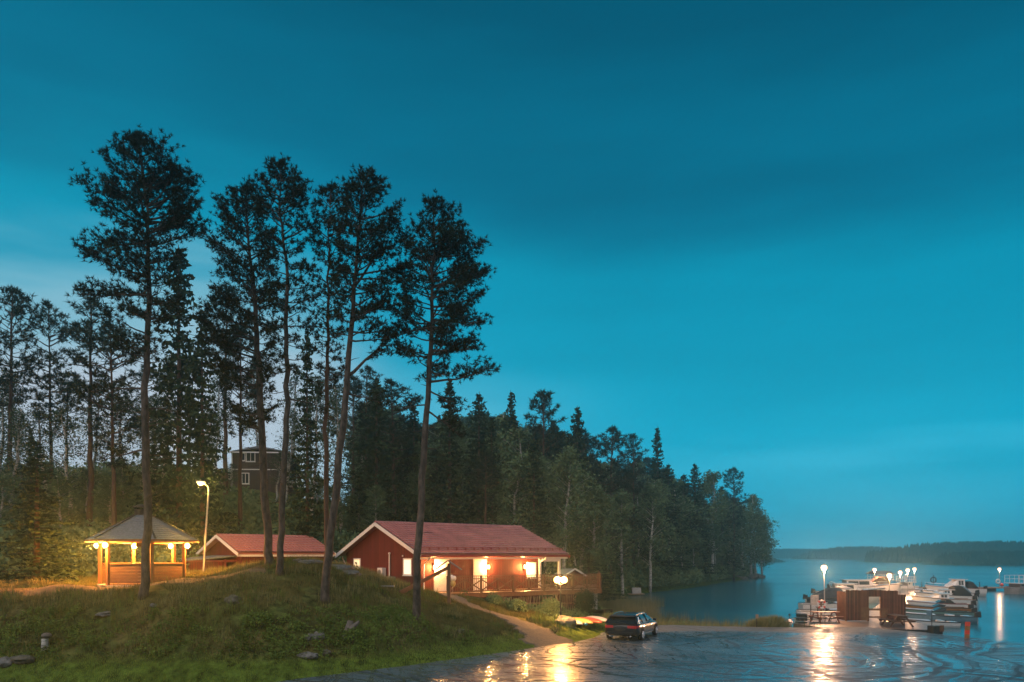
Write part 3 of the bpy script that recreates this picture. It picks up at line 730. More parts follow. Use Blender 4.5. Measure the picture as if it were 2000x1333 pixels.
# second row and fillers of the shore wood
def shore_x(Y): return float(np.interp(Y, [60,68,76,84,95,108,118,130,148,166,180,190], [9.5,8.8,9.2,10.5,12.5,17,23,30,38,47,55,57]))
def sky_y(px): return float(np.interp(px, [640,700,735,808,878,935,998,1062,1128,1160,1192,1238,1284,1330,1357,1392,1434,1475,1490,1500], [800,780,775,810,790,790,800,810,820,880,880,890,890,935,935,955,965,1005,1030,1060]))
r5 = random.Random(3)
nfill = 0
for Y in np.arange(70, 186, 6.5):
    sx = shore_x(Y)
    x = sx-1.6
    while x > -20-.1*Y and (x/Y*F+1000) > 700:
        xx = x+r5.uniform(-1,1); yy = Y+r5.uniform(-2.5,2.5); px = xx/yy*F+1000
        front = (shore_x(yy)-xx) < 7
        if front: kd = r5.choice(['birch','birch','spruce','birch','pine'])
        else: kd = r5.choice(['spruce','pine','spruce','spruce','birch'])
        dd = (shore_x(yy)-xx)
        tipy = sky_y(px)+(r5.uniform(.4, 5)+(max(0, 7.5-dd*1.1) if front else 0))*F/yy
        g = gz(xx, yy); H = CZ-(tipy-HY)/F*yy-g
        H = min(H, 25); 
        if not (px < 1110 and yy < 76) and H > 3.5 and g > -.6:
            lab = {'birch':'pale green birch in the dense lakeside wood behind the red house','spruce':'dark spruce packed inside the dense lakeside wood','pine':'dark pine packed inside the dense lakeside wood'}[kd]
            w = {'birch': H/14*1.12, 'spruce': max(H/18, .8)*1.15, 'pine': H/18*1.35}[kd]
            put(kd, r5.randrange(3), xx, yy, H, lab, {'birch':'birches of the lakeside wood','spruce':'spruces of the lakeside wood','pine':'pines of the lakeside wood'}[kd], w); nfill += 1
        x -= r5.uniform(2.6, 4.6)
print('fill trees', nfill)
# birches with bright trunks named one by one
for px, py, Y, lab in [(1040,880,80,'birch with a bright white trunk rising just right of the roof ridge end'),(1000,900,78,'slender birch with a pale trunk above the middle of the red roof'),
   (1135,930,84,'leafy birch with drooping branches right of the deck lamp'),(1160,950,80,'pale birch nearest the deck end'),(1270,940,112,'birch with a thin white trunk leaning right, by the reeds'),(1215,960,98,'bushy birch at the water edge behind the reeds')]:
    at_top('birch', r5.randrange(3), px, py, Y, lab, None, 1.25)

# ------------------------------------------------------------ undergrowth and grass (uncountable)
def inhouse(x, y):
    hx, hy = x+6.3, y-51.4; u = hx*.743+hy*.669; v = -hx*.669+hy*.743
    a = (u > -1.0) & (u < 15) & (v > -1.0) & (v < 11)
    hx, hy = x+17.9, y-52.; u = hx*.743+hy*.669; v = -hx*.669+hy*.743
    b = (u > -2.5) & (u < 7.5) & (v > -.3) & (v < 7.5)
    c = (x > -34) & (x < -21.5) & (y > 82) & (y < 96)
    d = (np.hypot(x+18.4, y-41.6) < 3.3)
    e = (x > -4.5) & (x < 8) & (y > 49.5) & (y < 66)&(y>50.5+(x+4)*.6)
    return a | b | c | d | e
def clumps(xs, ys, rmin, rmax, nl, size, rg, hfac=.9, z0=.5):
    C = []
    g = hgt(xs, ys)
    for x, y, z in zip(xs, ys, g):
        r = rg.uniform(rmin, rmax); k = int(nl*(r/rmax)**2)+8
        p = unit(rg.normal(size=(k,3)))*(rg.uniform(.25,1,k)**.5)[:,None]*r*np.array([1,1,hfac]); p[:,2] = np.abs(p[:,2])*1.15
        C.append(p+np.array([x, y, z+z0*r*.2]))
    return np.concatenate(C)
rg = np.random.default_rng(77)
def scatter(n, x0, x1, y0, y1, rg, cond):
    x = rg.uniform(x0, x1, n); y = rg.uniform(y0, y1, n); k = cond(x, y) & ~inhouse(x, y); return x[k], y[k]
px_ = lambda x, y: x/y*F+1000
x, y = scatter(1500, -62, 0, 47, 84, rg, lambda x, y: (px_(x, y) < 860) & ((y > 50+.0*x) | (x < -26)) & ~((px_(x,y) > 330) & (px_(x,y) < 640) & (y < 60)) & (sdist(x, y, LAKE) > 3) & ~((px_(x,y)>640)&(y<60)) & ~((px_(x,y)>395)&(px_(x,y)<605)&(y>75)))
C = clumps(x, y, .8, 2.1, 300, .3, rg)
V, Fc = leaves(C, .30, rg, asp=.6)
tag(link('shrubbery', np_mesh('shrubbery', V, Fc, M['leaf']), None), kind='stuff', label='dense green shrubs covering the slope behind the gazebo and shed', cat='shrubs')
n = 900; yy = rg.uniform(84, 188, n); xx = np.interp(yy, [60,68,76,84,95,108,118,130,148,166,180,190], [9.5,8.8,9.2,10.5,12.5,17,23,30,38,47,55,57])-np.abs(rg.normal(size=n))*3-1.0
C = clumps(xx, yy, .7, 2.0, 220, .4, rg, 1.2)
V, Fc = leaves(C, .42, rg, asp=.6)
tag(link('shore_shrubs', np_mesh('shore_shrubs', V, Fc, M['leaf']), None), kind='stuff', label='dark low shrubs crowding the water edge under the lakeside wood', cat='shrubs')
# low undergrowth on the bank
x, y = scatter(6000, -27, 4, 30.2, 37.5, rg, lambda x, y: (hgt(x, y) > .35) & (hgt(x, y) < 2.1) & (sdist(x, y, PARK) > .8) & (vnoise(x, y, 1.8, 4)+.5*vnoise(x, y, .5, 7)+rg.uniform(-.3,.3,len(x)) > -.12))
C = clumps(x, y, .06, .28, 50, .1, rg, 1.5)
V, Fc = leaves(C, .10, rg, asp=.35)
tag(link('undergrowth', np_mesh('undergrowth', V, Fc, M['fern']), None), kind='stuff', label='ferns and leafy weeds growing on the dark bank', cat='undergrowth')
# shrubs in front of the deck, along the path and shore
x, y = scatter(420, -4, 13, 44, 66, rg, lambda x, y: (sdist(x, y, LAKE) > .8) & (sdist(x, y, PARK) > 1.0) & ((y > 45.5+(4.5-x)*.55) ) & (hgt(x, y) > -.5) & ~((y<50.3)&(x>3.3)))
C = clumps(x, y, .2, .6, 90, .12, rg)
V, Fc = leaves(C, .13, rg, asp=.4)
tag(link('weeds', np_mesh('weeds', V, Fc, M['leaf']), None), kind='stuff', label='weeds and low bushes growing below the wooden deck', cat='undergrowth')
def blades(x, y, h, w, rg, m, name, label, lean=.35, z=None):
    n = len(x); g = hgt(x, y) if z is None else np.full(n, z)
    B = np.c_[x, y, g-.02]; a = rg.uniform(0, 6.28, n); L_ = h*rg.uniform(.5,1.3,n)
    d = np.c_[np.cos(a)*lean*rg.uniform(0,1,n), np.sin(a)*lean*rg.uniform(0,1,n), np.ones(n)]*L_[:,None]
    s = np.c_[-np.sin(a), np.cos(a), np.zeros(n)]*w*.5
    V = np.stack([B-s, B+s, B+d], 1).reshape(-1,3)
    return tag(link(name, np_mesh(name, V, np.arange(3*n).reshape(-1,3), m), None), kind='stuff', label=label, cat='grass')
gm = mat('grass_blades', (.025,.05,.012), .9, scale=.42, col2=(.20,.165,.06), spec=.1)
gm2 = mat('lawn_blades', (.09,.16,.02), .9, scale=.35, col2=(.26,.35,.06), spec=.1)
x = rg.uniform(-30, 6, 230000); y = rg.uniform(29.5, 50, 230000)
k = (sdist(x, y, PARK) > .15) & ~inhouse(x, y) & (np.abs(px_(x, y)-500) < 700) & (vnoise(x, y, .8, 6) > -.25)
pth = np.array([(-4.3,50.3),(-3.2,47.6),(-1.6,45),(-.1,43.2),(1.0,41.8),(2.0,40.4),(3.0,39.0)]); 
dpath = np.min([np.hypot(x-a, y-b)-.75-.12*max(0,47-b)*.9 for a, b in np.concatenate([pth, (pth[1:]+pth[:-1])/2])], 0)
k &= dpath > 0
k &= ~((y > 36) & (y < 38.6) & (x < -13)& (rg.uniform(size=len(x)) < .8))
tl = k & (vnoise(x, y, 1.3, 11)+.6*vnoise(x, y, .4, 12) > .22) & (hgt(x, y) > .3) & (rg.uniform(size=len(x)) < .3)
blades(x[tl], y[tl], .42, .022, rg, M['fern'], 'grass', 'taller green grass tufts scattered over the bank', .5)
tl = k & (vnoise(x, y, 1.7, 14)+.6*vnoise(x, y, .4, 15) > np.where(hgt(x, y) > 2.3, .05, .30)) & (hgt(x, y) > .5) & (rg.uniform(size=len(x)) < .5)
blades(x[tl], y[tl], .36, .018, rg, M['straw'], 'grass', 'pale dry grass tufts scattered over the mound', .5)
lawn = k & (hgt(x, y) < .55)
b1 = k & ~lawn
blades(x[b1], y[b1], .20, .022, rg, gm, 'grass', 'rough grass and moss covering the mound')
xl = rg.uniform(-26, 4, 150000); yl = rg.uniform(26, 40, 150000)
kl = (sdist(xl, yl, PARK) > .1) & (hgt(xl, yl) < .6); 
blades(np.r_[x[lawn], xl[kl]], np.r_[y[lawn], yl[kl]], .09, .02, rg, gm2, 'grass', 'short bright green lawn strip at the foot of the bank')
# taller dry grass by the gable
x, y = scatter(9000, -16, -6, 42, 50, rg, lambda x, y: (px_(x, y) > 655) & (px_(x, y) < 800))
blades(x, y, .4, .015, rg, M['straw'], 'grass', 'tall pale grass growing in front of the red gable')
# reeds in the shallow bay and beyond the car
n = 26000; x = rg.uniform(7, 22, n); y = rg.uniform(52, 84, n); dl = sdist(x, y, LAKE)
k = (dl < 1.2) & (dl > -7.5*(.75+vnoise(x, y, 3, 2)+.5*vnoise(x, y, .9, 3))*np.clip((1375-px_(x, y))/120, 0, 1)) & (px_(x, y) > 1165)
blades(x[k], y[k], 1.15, .035, rg, M['reed'], 'reeds', 'green and tan reeds standing in the shallow bay behind the car', .2, WZ)
x, y = scatter(5000, 6, 16, 49, 60, rg, lambda x, y: (sdist(x, y, LAKE) > 0) & (sdist(x, y, PARK) > .3))
blades(x, y, .55, .03, rg, M['straw'], 'grass', 'dry grass along the shore right behind the car')
x = rg.uniform(9, 32, 20000); y = rg.uniform(34, 53, 20000); dp = sdist(x, y, PARK)
k = (dp > -.1) & (dp < 1.1) & (sdist(x, y, LAKE) > .1) & ((x < 17) | (x > 25.5)) & (vnoise(x, y, 1.1, 3) > -.1)
blades(x[k], y[k], .12, .03, rg, M['straw'], 'grass', 'thin grass fringe along the lake edge of the car park')
# grass tuft mound at the shore left of the pier
c = P(1500,1226,50.2); n = 3000; r_ = np.sqrt(rg.uniform(0,1,n)); a = rg.uniform(0,6.28,n)
x = c.x+r_*np.cos(a)*1.25; y = c.y+r_*np.sin(a)*.7
B = np.c_[x, y, -.15+.38*(1-r_**2)*(1+.5*(x-c.x))]; d = np.c_[(x-c.x)*.12, (y-c.y)*.2, .42*rg.uniform(.4,1.4,n)]; s = rg.normal(size=(n,3))*.018; d[:,:2] += rg.normal(size=(n,2))*.08
tag(link('grass_tussock', np_mesh('grass_tussock', np.stack([B-s, B+s, B+d], 1).reshape(-1,3), np.arange(3*n).reshape(-1,3), M['straw']), None), 'round dry grass tussock on the shore left of the pier', 'grass', kind='stuff')
# ------------------------------------------------------------ corrugated tile roof panel as real geometry
def roof_panel(x0, x1, y0, z0, y1, z1, pitch=.27, row=.38, th=.1):
    "panel rising from (y0,z0) eave to (y1,z1) ridge"
    Ls = math.hypot(y1-y0, z1-z0); nx = int(abs(x1-x0)/pitch*4); rows = max(2, int(Ls/row)); mb = MB()
    ts = []
    for r in range(rows): ts += [(r/rows, 0.0), ((r+.96)/rows, -.0)]
    ts = []
    for r in range(rows):
        ts += [(r/rows+1e-4, .07), ((r+1)/rows-1e-4, 0.)]
    ny, nz = -(z1-z0)/Ls, abs(y1-y0)/Ls
    sg = 1 if y1 > y0 else -1
    vs = []; n = nx+1
    for t, off in ts:
        for i in range(n):
            x = x0+(x1-x0)*i/nx; h = .05*abs(math.cos(math.pi*x/pitch))+off
            vs.append((x, y0+(y1-y0)*t-sg*abs(ny)*h, z0+(z1-z0)*t+nz*h))
    fs = [(j*n+i, j*n+i+1, (j+1)*n+i+1, (j+1)*n+i) for j in range(len(ts)-1) for i in range(nx)]
    mb.add(vs, fs)
    mb.slab([(x0, y0, z0-.02), (x1, y0, z0-.02), (x1, y1, z1-.02), (x0, y1, z1-.02)] if sg > 0 else [(x1, y0, z0-.02), (x0, y0, z0-.02), (x0, y1, z1-.02), (x1, y1, z1-.02)], -th)
    return mb
def window(parent, c, w, h, ax, pane, frame=None, mull=0, out=-1):
    "window in a wall facing local -y (ax='y') or -x (ax='x'); c = centre on the wall face"
    frame = frame or M['white']; x, y, z = c; f = .09
    mb = MB(); pn = MB(); sl = MB()
    def B(m, a0, a1, z0, z1, d0, d1):
        if ax == 'y': m.bb(x+a0, x+a1, y+d0*-out, y+d1*-out, z+z0, z+z1)
        else: m.bb(x+d0*-out, x+d1*-out, y+a0, y+a1, z+z0, z+z1)
    B(mb, -w/2, w/2, h/2-f, h/2, -.05, .03); B(mb, -w/2, w/2, -h/2, -h/2+f, -.05, .03)
    B(mb, -w/2, -w/2+f, -h/2+f, h/2-f, -.05, .03); B(mb, w/2-f, w/2, -h/2+f, h/2-f, -.05, .03)
    if mull: B(mb, -.03, .03, -h/2+f, h/2-f, -.045, .03)
    wo = mb.build('window', frame, parent)
    B(pn, -w/2+f, w/2-f, -h/2+f, h/2-f, -.02, .02); pn.build('pane', pane, wo)
    B(sl, -w/2-.04, w/2+.04, -h/2-.045, -h/2-.002, -.10, .0); sl.build('sill', frame, wo)
    return wo

# ------------------------------------------------------------ the red house
A = 42; cu, su = math.cos(R(A)), math.sin(R(A))
HO = (-5.9, 51.0); HL, HW = 13.7, 10.57; ZE = 4.52; ZR = 6.72; ZF = 2.05
def hu(px, y, O=HO):
    k = (px-1000)/F; ox = O[0]-su*y; oy = O[1]+cu*y; return (k*oy-ox)/(cu-su*k)
def hw(x, y): return (HO[0]+cu*x-su*y, HO[1]+su*x+cu*y)
hs = empty('red_house', (HO[0], HO[1], 0), R(A), 'long red boarded house with tiled roof and a lit veranda', 'house')
slope = (ZR-ZE)/(HW/2)
WX0, WX1, WY0, WY1 = .5, hu(1052,.6), .6, HW-.6
zt = lambda y: ZE-.14+slope*min(y, HW-y)
mb = MB()
pent = [(WY0, 1.0), (WY1, 1.0), (WY1, zt(WY1)), (HW/2, zt(HW/2)), (WY0, zt(WY0))]
mb.loft([[(x, y, z) for y, z in pent] for x in (WX0, WX1)]); mb.build('wall', M['redwall'], hs)
mb = roof_panel(0, HL, 0, ZE, HW/2, ZR); mb2 = roof_panel(0, HL, HW, ZE, HW/2, ZR); mb.add(mb2.v, mb2.f)
mb.tube([(0, HW/2, ZR+.03), (HL, HW/2, ZR+.03)], .1, 8)
roof = mb.build('roof', M['redroof'], hs)
mb = MB()
mb.beam((-.03, -.12, ZE-.16), (-.03, HW/2, ZR-.10), .05, .24); mb.beam((-.03, HW+.12, ZE-.16), (-.03, HW/2+.02, ZR-.10), .05, .24)
mb.build('bargeboard', M['white'], roof)
mb = MB(); mb.beam((HL+.03, -.12, ZE-.16), (HL+.03, HW/2, ZR-.10), .05, .22); mb.beam((HL+.03, HW+.12, ZE-.16), (HL+.03, HW/2+.02, ZR-.10), .05, .22)
mb.build('bargeboard', M['redmetal'], roof)
MB().bb(0, HL, .10, .16, ZE-.32, ZE-.09).build('fascia', M['white'], roof)
MB().bb(.1, HL-.1, .16, .58, ZE-.2, ZE-.17).build('soffit', M['white'], roof)
MB().tube([(0, -.02, ZE-.11), (HL, -.02, ZE-.11)], .075, 8).build('gutter', M['redmetal'], roof)
mb = MB()
ys, zs = .55, ZE+.55*slope
for i in range(18):
    x = .4+i*(HL-.8)/17
    mb.beam((x, ys, zs+.03), (x, ys, zs+.25), .03, .12); mb.beam((x, ys, zs+.25), (x, ys+.45, zs+.45*slope+.05), .03, .03)
mb.beam((.1, ys, zs+.22), (HL-.1, ys, zs+.22), .03, .04); mb.beam((.1, ys, zs+.13), (HL-.1, ys, zs+.13), .025, .03)
mb.build('snow_guard', M['redmetal'], roof)
for px_0 in (831, 1056):
    x = hu(px_0, .5)
    MB().tube([(x, -.02, ZE-.15), (x, .02, ZE-.3), (x-.12, .42, ZE-.55), (x-.12, .5, ZE-.75), (x-.12, .5, ZF+.1)], .045, 8).build('downpipe', M['white'], hs)
MB().tube([(.45, HW-.1, ZE-.15), (.45, HW-.2, ZE-.35), (.45, HW-.55, ZE-.7), (.45, HW-.55, 2.6)], .045, 8).build('downpipe', M['white'], hs)
# gable side
def gy(px): k = (px-1000)/F; ox = HO[0]+cu*WX0; oy = HO[1]+su*WX0; return (ox-k*oy)/(su+k*cu)
window(hs, (WX0, gy(698), 3.72), .95, 1.05, 'x', M['em_win'])
window(hs, (WX0, gy(796.5), 3.70), 1.0, 1.14, 'x', M['em_win2'])
y = gy(698); pw_ = MB(); [pw_.ball((WX0-.045, y-.2+.09*k, 3.4+.13*k+(.1 if k % 2 else 0)), .09, 8, 5, (.1,1.3,.7)) for k in range(5)]; pw_.beam((WX0-.045,y,3.25),(WX0-.045,y+.1,3.9),.02,.02); pw_.build('window_plant', M['spruce'], hs)
y = gy(763); MB().tube([(WX0-.1, y, 3.0), (WX0-.1, y, 4.55)], .05, 8).lathe([(.09,0),(.09,.08),(.02,.12)], (WX0-.1, y, 4.55), 10).build('vent_pipe', M['white'], hs)
y = gy(751); hp = MB().bb(WX0-.4, WX0-.06, y-.3, y+.3, 2.95, 3.6).build('heat_pump', M['white'], hs, bevel=.02)
MB().lathe([(.2,0),(.2,.02)], (0,0,0), 16, 'X').build('fan_grille', M['greymetal'], hp).location = (WX0-.43, y, 3.28)
y = gy(767); MB().bb(WX0-.5, WX0-.05, y-.4, y+.4, 2.6, 3.02).build('foundation_block', M['concrete'], hs)
MB().ball((WX0-.06, gy(788), 4.42), .06).build('sensor_lamp', M['white'], hs)
# veranda side
def door(px, w, glazed):
    x = hu(px, .6)
    d = MB().bb(x-w/2, x+w/2, .56, .6, ZF+.02, ZF+2.12).build('door', M['white_door'], hs)
    mb = MB(); mb.bb(x-w/2-.1, x-w/2, .54, .6, ZF+.0, ZF+2.2).bb(x+w/2, x+w/2+.1, .54, .6, ZF, ZF+2.2).bb(x-w/2, x+w/2, .54, .6, ZF+2.12, ZF+2.2)
    mb.build('frame', M['white'], d)
    if glazed: MB().bb(x-w*.3, x+w*.3, .545, .562, ZF+1.15, ZF+1.95).build('pane', M['em_win2'], d)
    MB().tube([(x+w*.38, .5, ZF+1.0), (x+w*.24, .5, ZF+1.0)], .015, 6).build('handle', M['greymetal'], d)
door(862, 1.05, True); door(937, .95, False)
window(hs, (hu(1037.5, .6), .6, 3.38), .95, 1.15, 'y', M['em_win2'])
xc = hu(1052, .6); MB().bb(xc-.02, xc+.14, .46, .62, ZF, ZE-.2).build('corner_board', M['white'], hs)
px = hu(1092, .35); MB().bb(px-.08, px+.08, .27, .43, ZF, ZE-.33).build('veranda_post', M['white'], hs)
MB().bb(px-.08, px+.08, 5.2, 5.36, ZF, ZE+1.4).build('veranda_post', M['white'], hs)
MB().bb(xc+.14, px+.08, .28, .42, ZE-.52, ZE-.33).build('veranda_beam', M['white'], hs)
for p, z, pw in ((846, 3.68, 680), (951.5, 3.66, 680), (1022.5, 3.62, 680)):
    x = hu(p, .6)
    l = MB().lathe([(.06,-.13),(.075,-.1),(.075,.1),(.06,.13)], (x, .47, z), 12).build('wall_lamp', M['em_warm'], hs)
    MB().bb(x-.04, x+.04, .51, .6, z-.06, z+.06).build('bracket', M['darkmetal'], l)
    lamp_light('wall_light', hs, (x, .36, z), pw, WARM, .08)
# ------------------------------------------------------------ deck with railing
DA = Vector((-4.0, 50.2, ZF)); DB = Vector((6.45, 57.0, ZF)); DC = Vector((7.3, 66, ZF))
dk = empty('wooden_deck', (DA.x, DA.y, 0), math.atan2(DB.y-DA.y, DB.x-DA.x), 'raised wooden deck with crossed railing in front of the red house', 'deck')
Mi = Matrix.Rotation(-dk.rotation_euler.z, 3, 'Z')
def dl(p): q = Mi @ (Vector(p)-Vector((DA.x, DA.y, 0))); return (q.x, q.y, q.z)
poly = [dl((*q, 0))[:2] for q in [(DA.x, DA.y), (DB.x, DB.y), (DC.x, DC.y), (2.2, 67), hw(WX1+.02, .58), hw(1.3, .58)]]
MB().prism(poly, ZF-.06, ZF).build('deck_floor', M['decking'], dk)
LD = (DB-DA).length
MB().bb(0, LD, .03, .09, ZF-.30, ZF-.065).build('edge_beam', M['brownwood'], dk)
mb = MB(); mb.beam(tuple(Vector(dl(DB))+Vector((-.06,0,-.18))), tuple(Vector(dl(DC))+Vector((-.06,0,-.18))), .06, .23); mb.build('edge_beam', M['brownwood'], dk)
def rail(p, q, nb, name='railing'):
    p = Vector(p); q = Vector(q); d = (q-p); L_ = d.length; d.normalize(); sd = Vector((-d.y, d.x, 0))
    br = MB(); ba = MB(); ra = MB(); up = Vector((0,0,1)); r = ra
    posts = []
    for i in range(nb+1):
        o = p+d*(L_*i/nb); posts.append(MB().beam(o+up*-.28, o+up*1.12, .11, .11))
    for i in range(nb):
        a = p+d*(L_*i/nb); b = p+d*(L_*(i+1)/nb); m = (a+b)/2
        posts.append(MB().beam(m+up*.1, m+up*.9, .08, .08))
        for s0, s1 in ((a, m), (m, b)):
            br.beam(s0+up*.14-sd*.03, s1+up*.84-sd*.03, .045, .07); br.beam(s0+up*.84-sd*.075, s1+up*.14-sd*.075, .045, .07)
    n = int(L_/.13)
    for i in range(n): o = p+d*(L_*(i+.5)/n)+sd*.05; ba.beam(o+up*.08, o+up*1.04, .028, .028)
    ra.beam(p+up*1.08+d*.0, q+up*1.08, .035, .05); ra.beam(p+up*.9-sd*.01, q+up*.9-sd*.01, .05, .05); ra.beam(p+up*.1-sd*.01, q+up*.1-sd*.01, .05, .07)
    r = ra.build(name, M['railwood'], dk); br.build('cross_braces', M['railwood'], r); ba.build('balusters', M['brownwood'], r)
    for q_ in posts: q_.build('rail_post', M['railwood'], r)
rail(tuple(Vector(dl(DA))+Vector((0,.12,0))), tuple(Vector(dl(DB))+Vector((-.08,.12,0))), 5)
rail(tuple(Vector(dl(DB))+Vector((-.12,.3,0))), tuple(Vector(dl(DC))+Vector((-.12,0,0))), 4)
for px_0, Y in ((1157, 57.6), (1162.5, 57.2)):
    q = P(px_0, 1200, Y); g = gz(q.x, Y)
    MB().tube([dl((q.x, Y, g-.3)), dl((q.x, Y, ZF-.3))], .16, 12).build('support_post', M['concrete'], dk)
for k in range(4):
    q = DA.lerp(DB, .25+.2*k); MB().bb(0,.14,0,.14,0,ZF-.31-gz(q.x,q.y)+.3).build('support_post', M['brownwood'], dk).location = Vector(dl((q.x+.3, q.y+.6, gz(q.x, q.y)-.3)))
# leaning slat fence under the deck
sf = empty('slat_fence', (DA.x, DA.y, 0), dk.rotation_euler.z, 'loose fence of thin leaning sticks below the deck edge', 'fence')
mb = MB(); rs = random.Random(4); x = .6
while x < LD-1.4:
    w = dk.matrix_basis @ Vector((x, -.08, 0)) if False else Vector((DA.x+math.cos(dk.rotation_euler.z)*x, DA.y+math.sin(dk.rotation_euler.z)*x, 0))
    g = gz(w.x, w.y); ln = rs.uniform(.12,.45)*(ZF-g)*.4
    top = ZF-.3-rs.uniform(0,.12)
    bot = max(g-.05, ZF-1.75-.2*rs.random())
    if top-bot > .12: mb.beam((x-ln, -.10-rs.uniform(0,.04), bot), (x, -.02-rs.uniform(0,.03), top), .035, .022)
    x += rs.choice([.09,.11,.14,.2])
mb.build('sticks', M['stick'], sf)
mb = MB(); mb.beam((3.2,-.02,1.35),(LD-1.6,-.02,1.1), .03,.05); mb.beam((4.5,-.03,.85),(8.2,-.03,.62), .03,.05); mb.build('cross_rail', M['stick'], sf)
# small shed behind the deck
q = P(1121, 1115, 64); sh = empty('garden_shed', (q.x, q.y, 0), R(20), 'little shed with white gable boards peeping over the deck railing', 'shed')
g = gz(q.x, q.y)
MB().loft([[(x_, y_, z_) for x_, z_ in [(-.8,g-.3),(.8,g-.3),(.8,2.85),(0,3.3),(-.8,2.85)]] for y_ in (0,2)]).build('wall', M['redwall'], sh)
rf = MB().slab([(-1,-.2,2.8),(0,-.2,3.38),(0,2.2,3.38),(-1,2.2,2.8)], -.06).slab([(0,-.2,3.38),(1,-.2,2.8),(1,2.2,2.8),(0,2.2,3.38)], -.06).build('roof', M['greyroofing'], sh)
MB().beam((-1.02,-.24,2.78),(0,-.24,3.38),.04,.12).beam((1.02,-.24,2.78),(0,-.24,3.38),.04,.12).build('bargeboard', M['white'], rf)

# ------------------------------------------------------------ outbuilding with lean-to
SO = (-17.9, 52.0); SL, SW = 7.1, 7.06; sr = 5.84; se = 4.64
sb = empty('outbuilding', (*SO, 0), R(A), 'low red outbuilding with tiled roof and lean-to, behind the street lamp', 'shed')
ss = (sr-se)/(SW/2); zt2 = lambda y: se-.12+ss*min(y, SW-y)
MB().loft([[(x, y, z) for y, z in [(.4,2.2),(SW-.4,2.2),(SW-.4,zt2(SW-.4)),(SW/2,zt2(SW/2)),(.4,zt2(.4))]] for x in (.45, SL-.4)]).build('wall', M['redwall'], sb)
mb = roof_panel(0, SL, 0, se, SW/2, sr, row=.4); m2 = roof_panel(0, SL, SW, se, SW/2, sr, row=.4); mb.add(m2.v, m2.f); mb.tube([(0,SW/2,sr+.03),(SL,SW/2,sr+.03)], .08, 8)
rf = mb.build('roof', M['shedroof'], sb)
MB().beam((-.03,-.1,se-.13),(-.03,SW/2,sr-.07),.05,.2).beam((-.03,SW+.1,se-.13),(-.03,SW/2+.02,sr-.07),.05,.2).build('bargeboard', M['white'], rf)
MB().beam((SL+.03,-.1,se-.13),(SL+.03,SW/2,sr-.07),.05,.2).build('bargeboard', M['white'], rf)
MB().bb(0, SL, .05,.10, se-.26, se-.07).build('fascia', M['white'], rf)
lt = MB().slab([(-3.0,1.0,4.16),(.42,1.0,4.46),(.42,5.2,4.46),(-3.0,5.2,4.16)], -.07).build('lean_to_roof', M['greyroofing'], sb)
MB().bb(-2.8,-.4,1.2,1.26,2.2,4.05).bb(-2.8,-2.74,1.26,5.0,2.2,4.05).build('lean_to_wall', M['redwall'], sb)
MB().bb(-.4,-.28,1.15,1.27,2.2,4.2).bb(-3.0,.42,1.06,1.13,4.03,4.14).build('lean_to_frame', M['maroon'], sb)
x = hu(466,-.02,SO); MB().bb(.5,.58,.3,.38,3.0,3.95).build('marker_post', M['orangewood'], sb)

# ------------------------------------------------------------ upper house on the hill
q = P(507, 955, 85); uh = empty('hillside_house', (q.x, 85, 0), R(4), 'dark two-storey house with white windows, high on the slope between the pine trunks', 'house')
s = 85/F
lx = lambda px: (px-507)*s
lz = lambda py: CZ-(py-HY)*s
def Bx(mb, x0, x1, y0, y1, p0, p1): return mb.bb(lx(x0), lx(x1), y0, y1, lz(p0), lz(p1))
Bx(MB(), 455, 560, 0, 7, 972, 884).build('wall', M['darkhouse'], uh)
MB().loft([[(lx(449), y, lz(884)), (lx(507), y, lz(872)), (lx(566), y, lz(884)), (lx(507), y, lz(877))] for y in (-.5, 7.5)]).build('roof', M['greyroofing'], uh)
Bx(MB(), 406, 454.5, 1, 6, 972, 921).build('side_wing', M['darkhouse'], uh)
MB().slab([(lx(402),-.3+.8,lz(921)),(lx(456),-.3+.8,lz(921)),(lx(456),3.5,lz(911)),(lx(402),3.5,lz(911))], .1).build('wing_roof', M['greymetal'], uh)
Bx(MB(), 456, 560, -.05, -.002, 918.5, 916.5).build('trim_board', M['white'], uh)
for px0, py0, w, h, yy in ((490,893,18,19,0),(480,935,15,22,0),(441,930,14,11,1),(418,930,6,11,1),(475,893,10,16,0)):
    window(uh, (lx(px0), yy, lz(py0)), w*s, h*s, 'y', M['glass'], mull=w > 12)
mb = MB(); Bx(mb, 453.5, 455.5, -.05, .05, 972, 884); Bx(mb, 559.5, 561.5, -.05, .05, 972, 884); Bx(mb, 449, 566, -.56, -.51, 886.5, 884); mb.build('trim_board', M['white'], uh)
Bx(MB(), 560.5, 592, .5, 3, 965, 951).build('porch_base', M['darkhouse'], uh)
MB().slab([(lx(556),.2,lz(921)),(lx(594),.2,lz(929)),(lx(594),4,lz(929)),(lx(556),4,lz(921))], .12).build('porch_roof', M['greymetal'], uh)
mb = MB()
for px0 in (563, 575, 589): Bx(mb, px0, px0+2.2, .5, .62, 951, 926)
Bx(mb, 561, 592, .5,.55, 939, 937.5); mb.build('porch_post', M['lightblue'], uh)
Bx(MB(), 580, 590, .46, .5, 958, 940).build('porch_panel', M['lightblue'], uh)
Bx(MB(), 561, 579, .52, .56, 950.5, 940).build('porch_panel', M['greymetal'], uh)
Bx(MB(), 560.2, 562, -.04, -.001, 932, 925).build('porch_lamp', M['em_win'], uh)

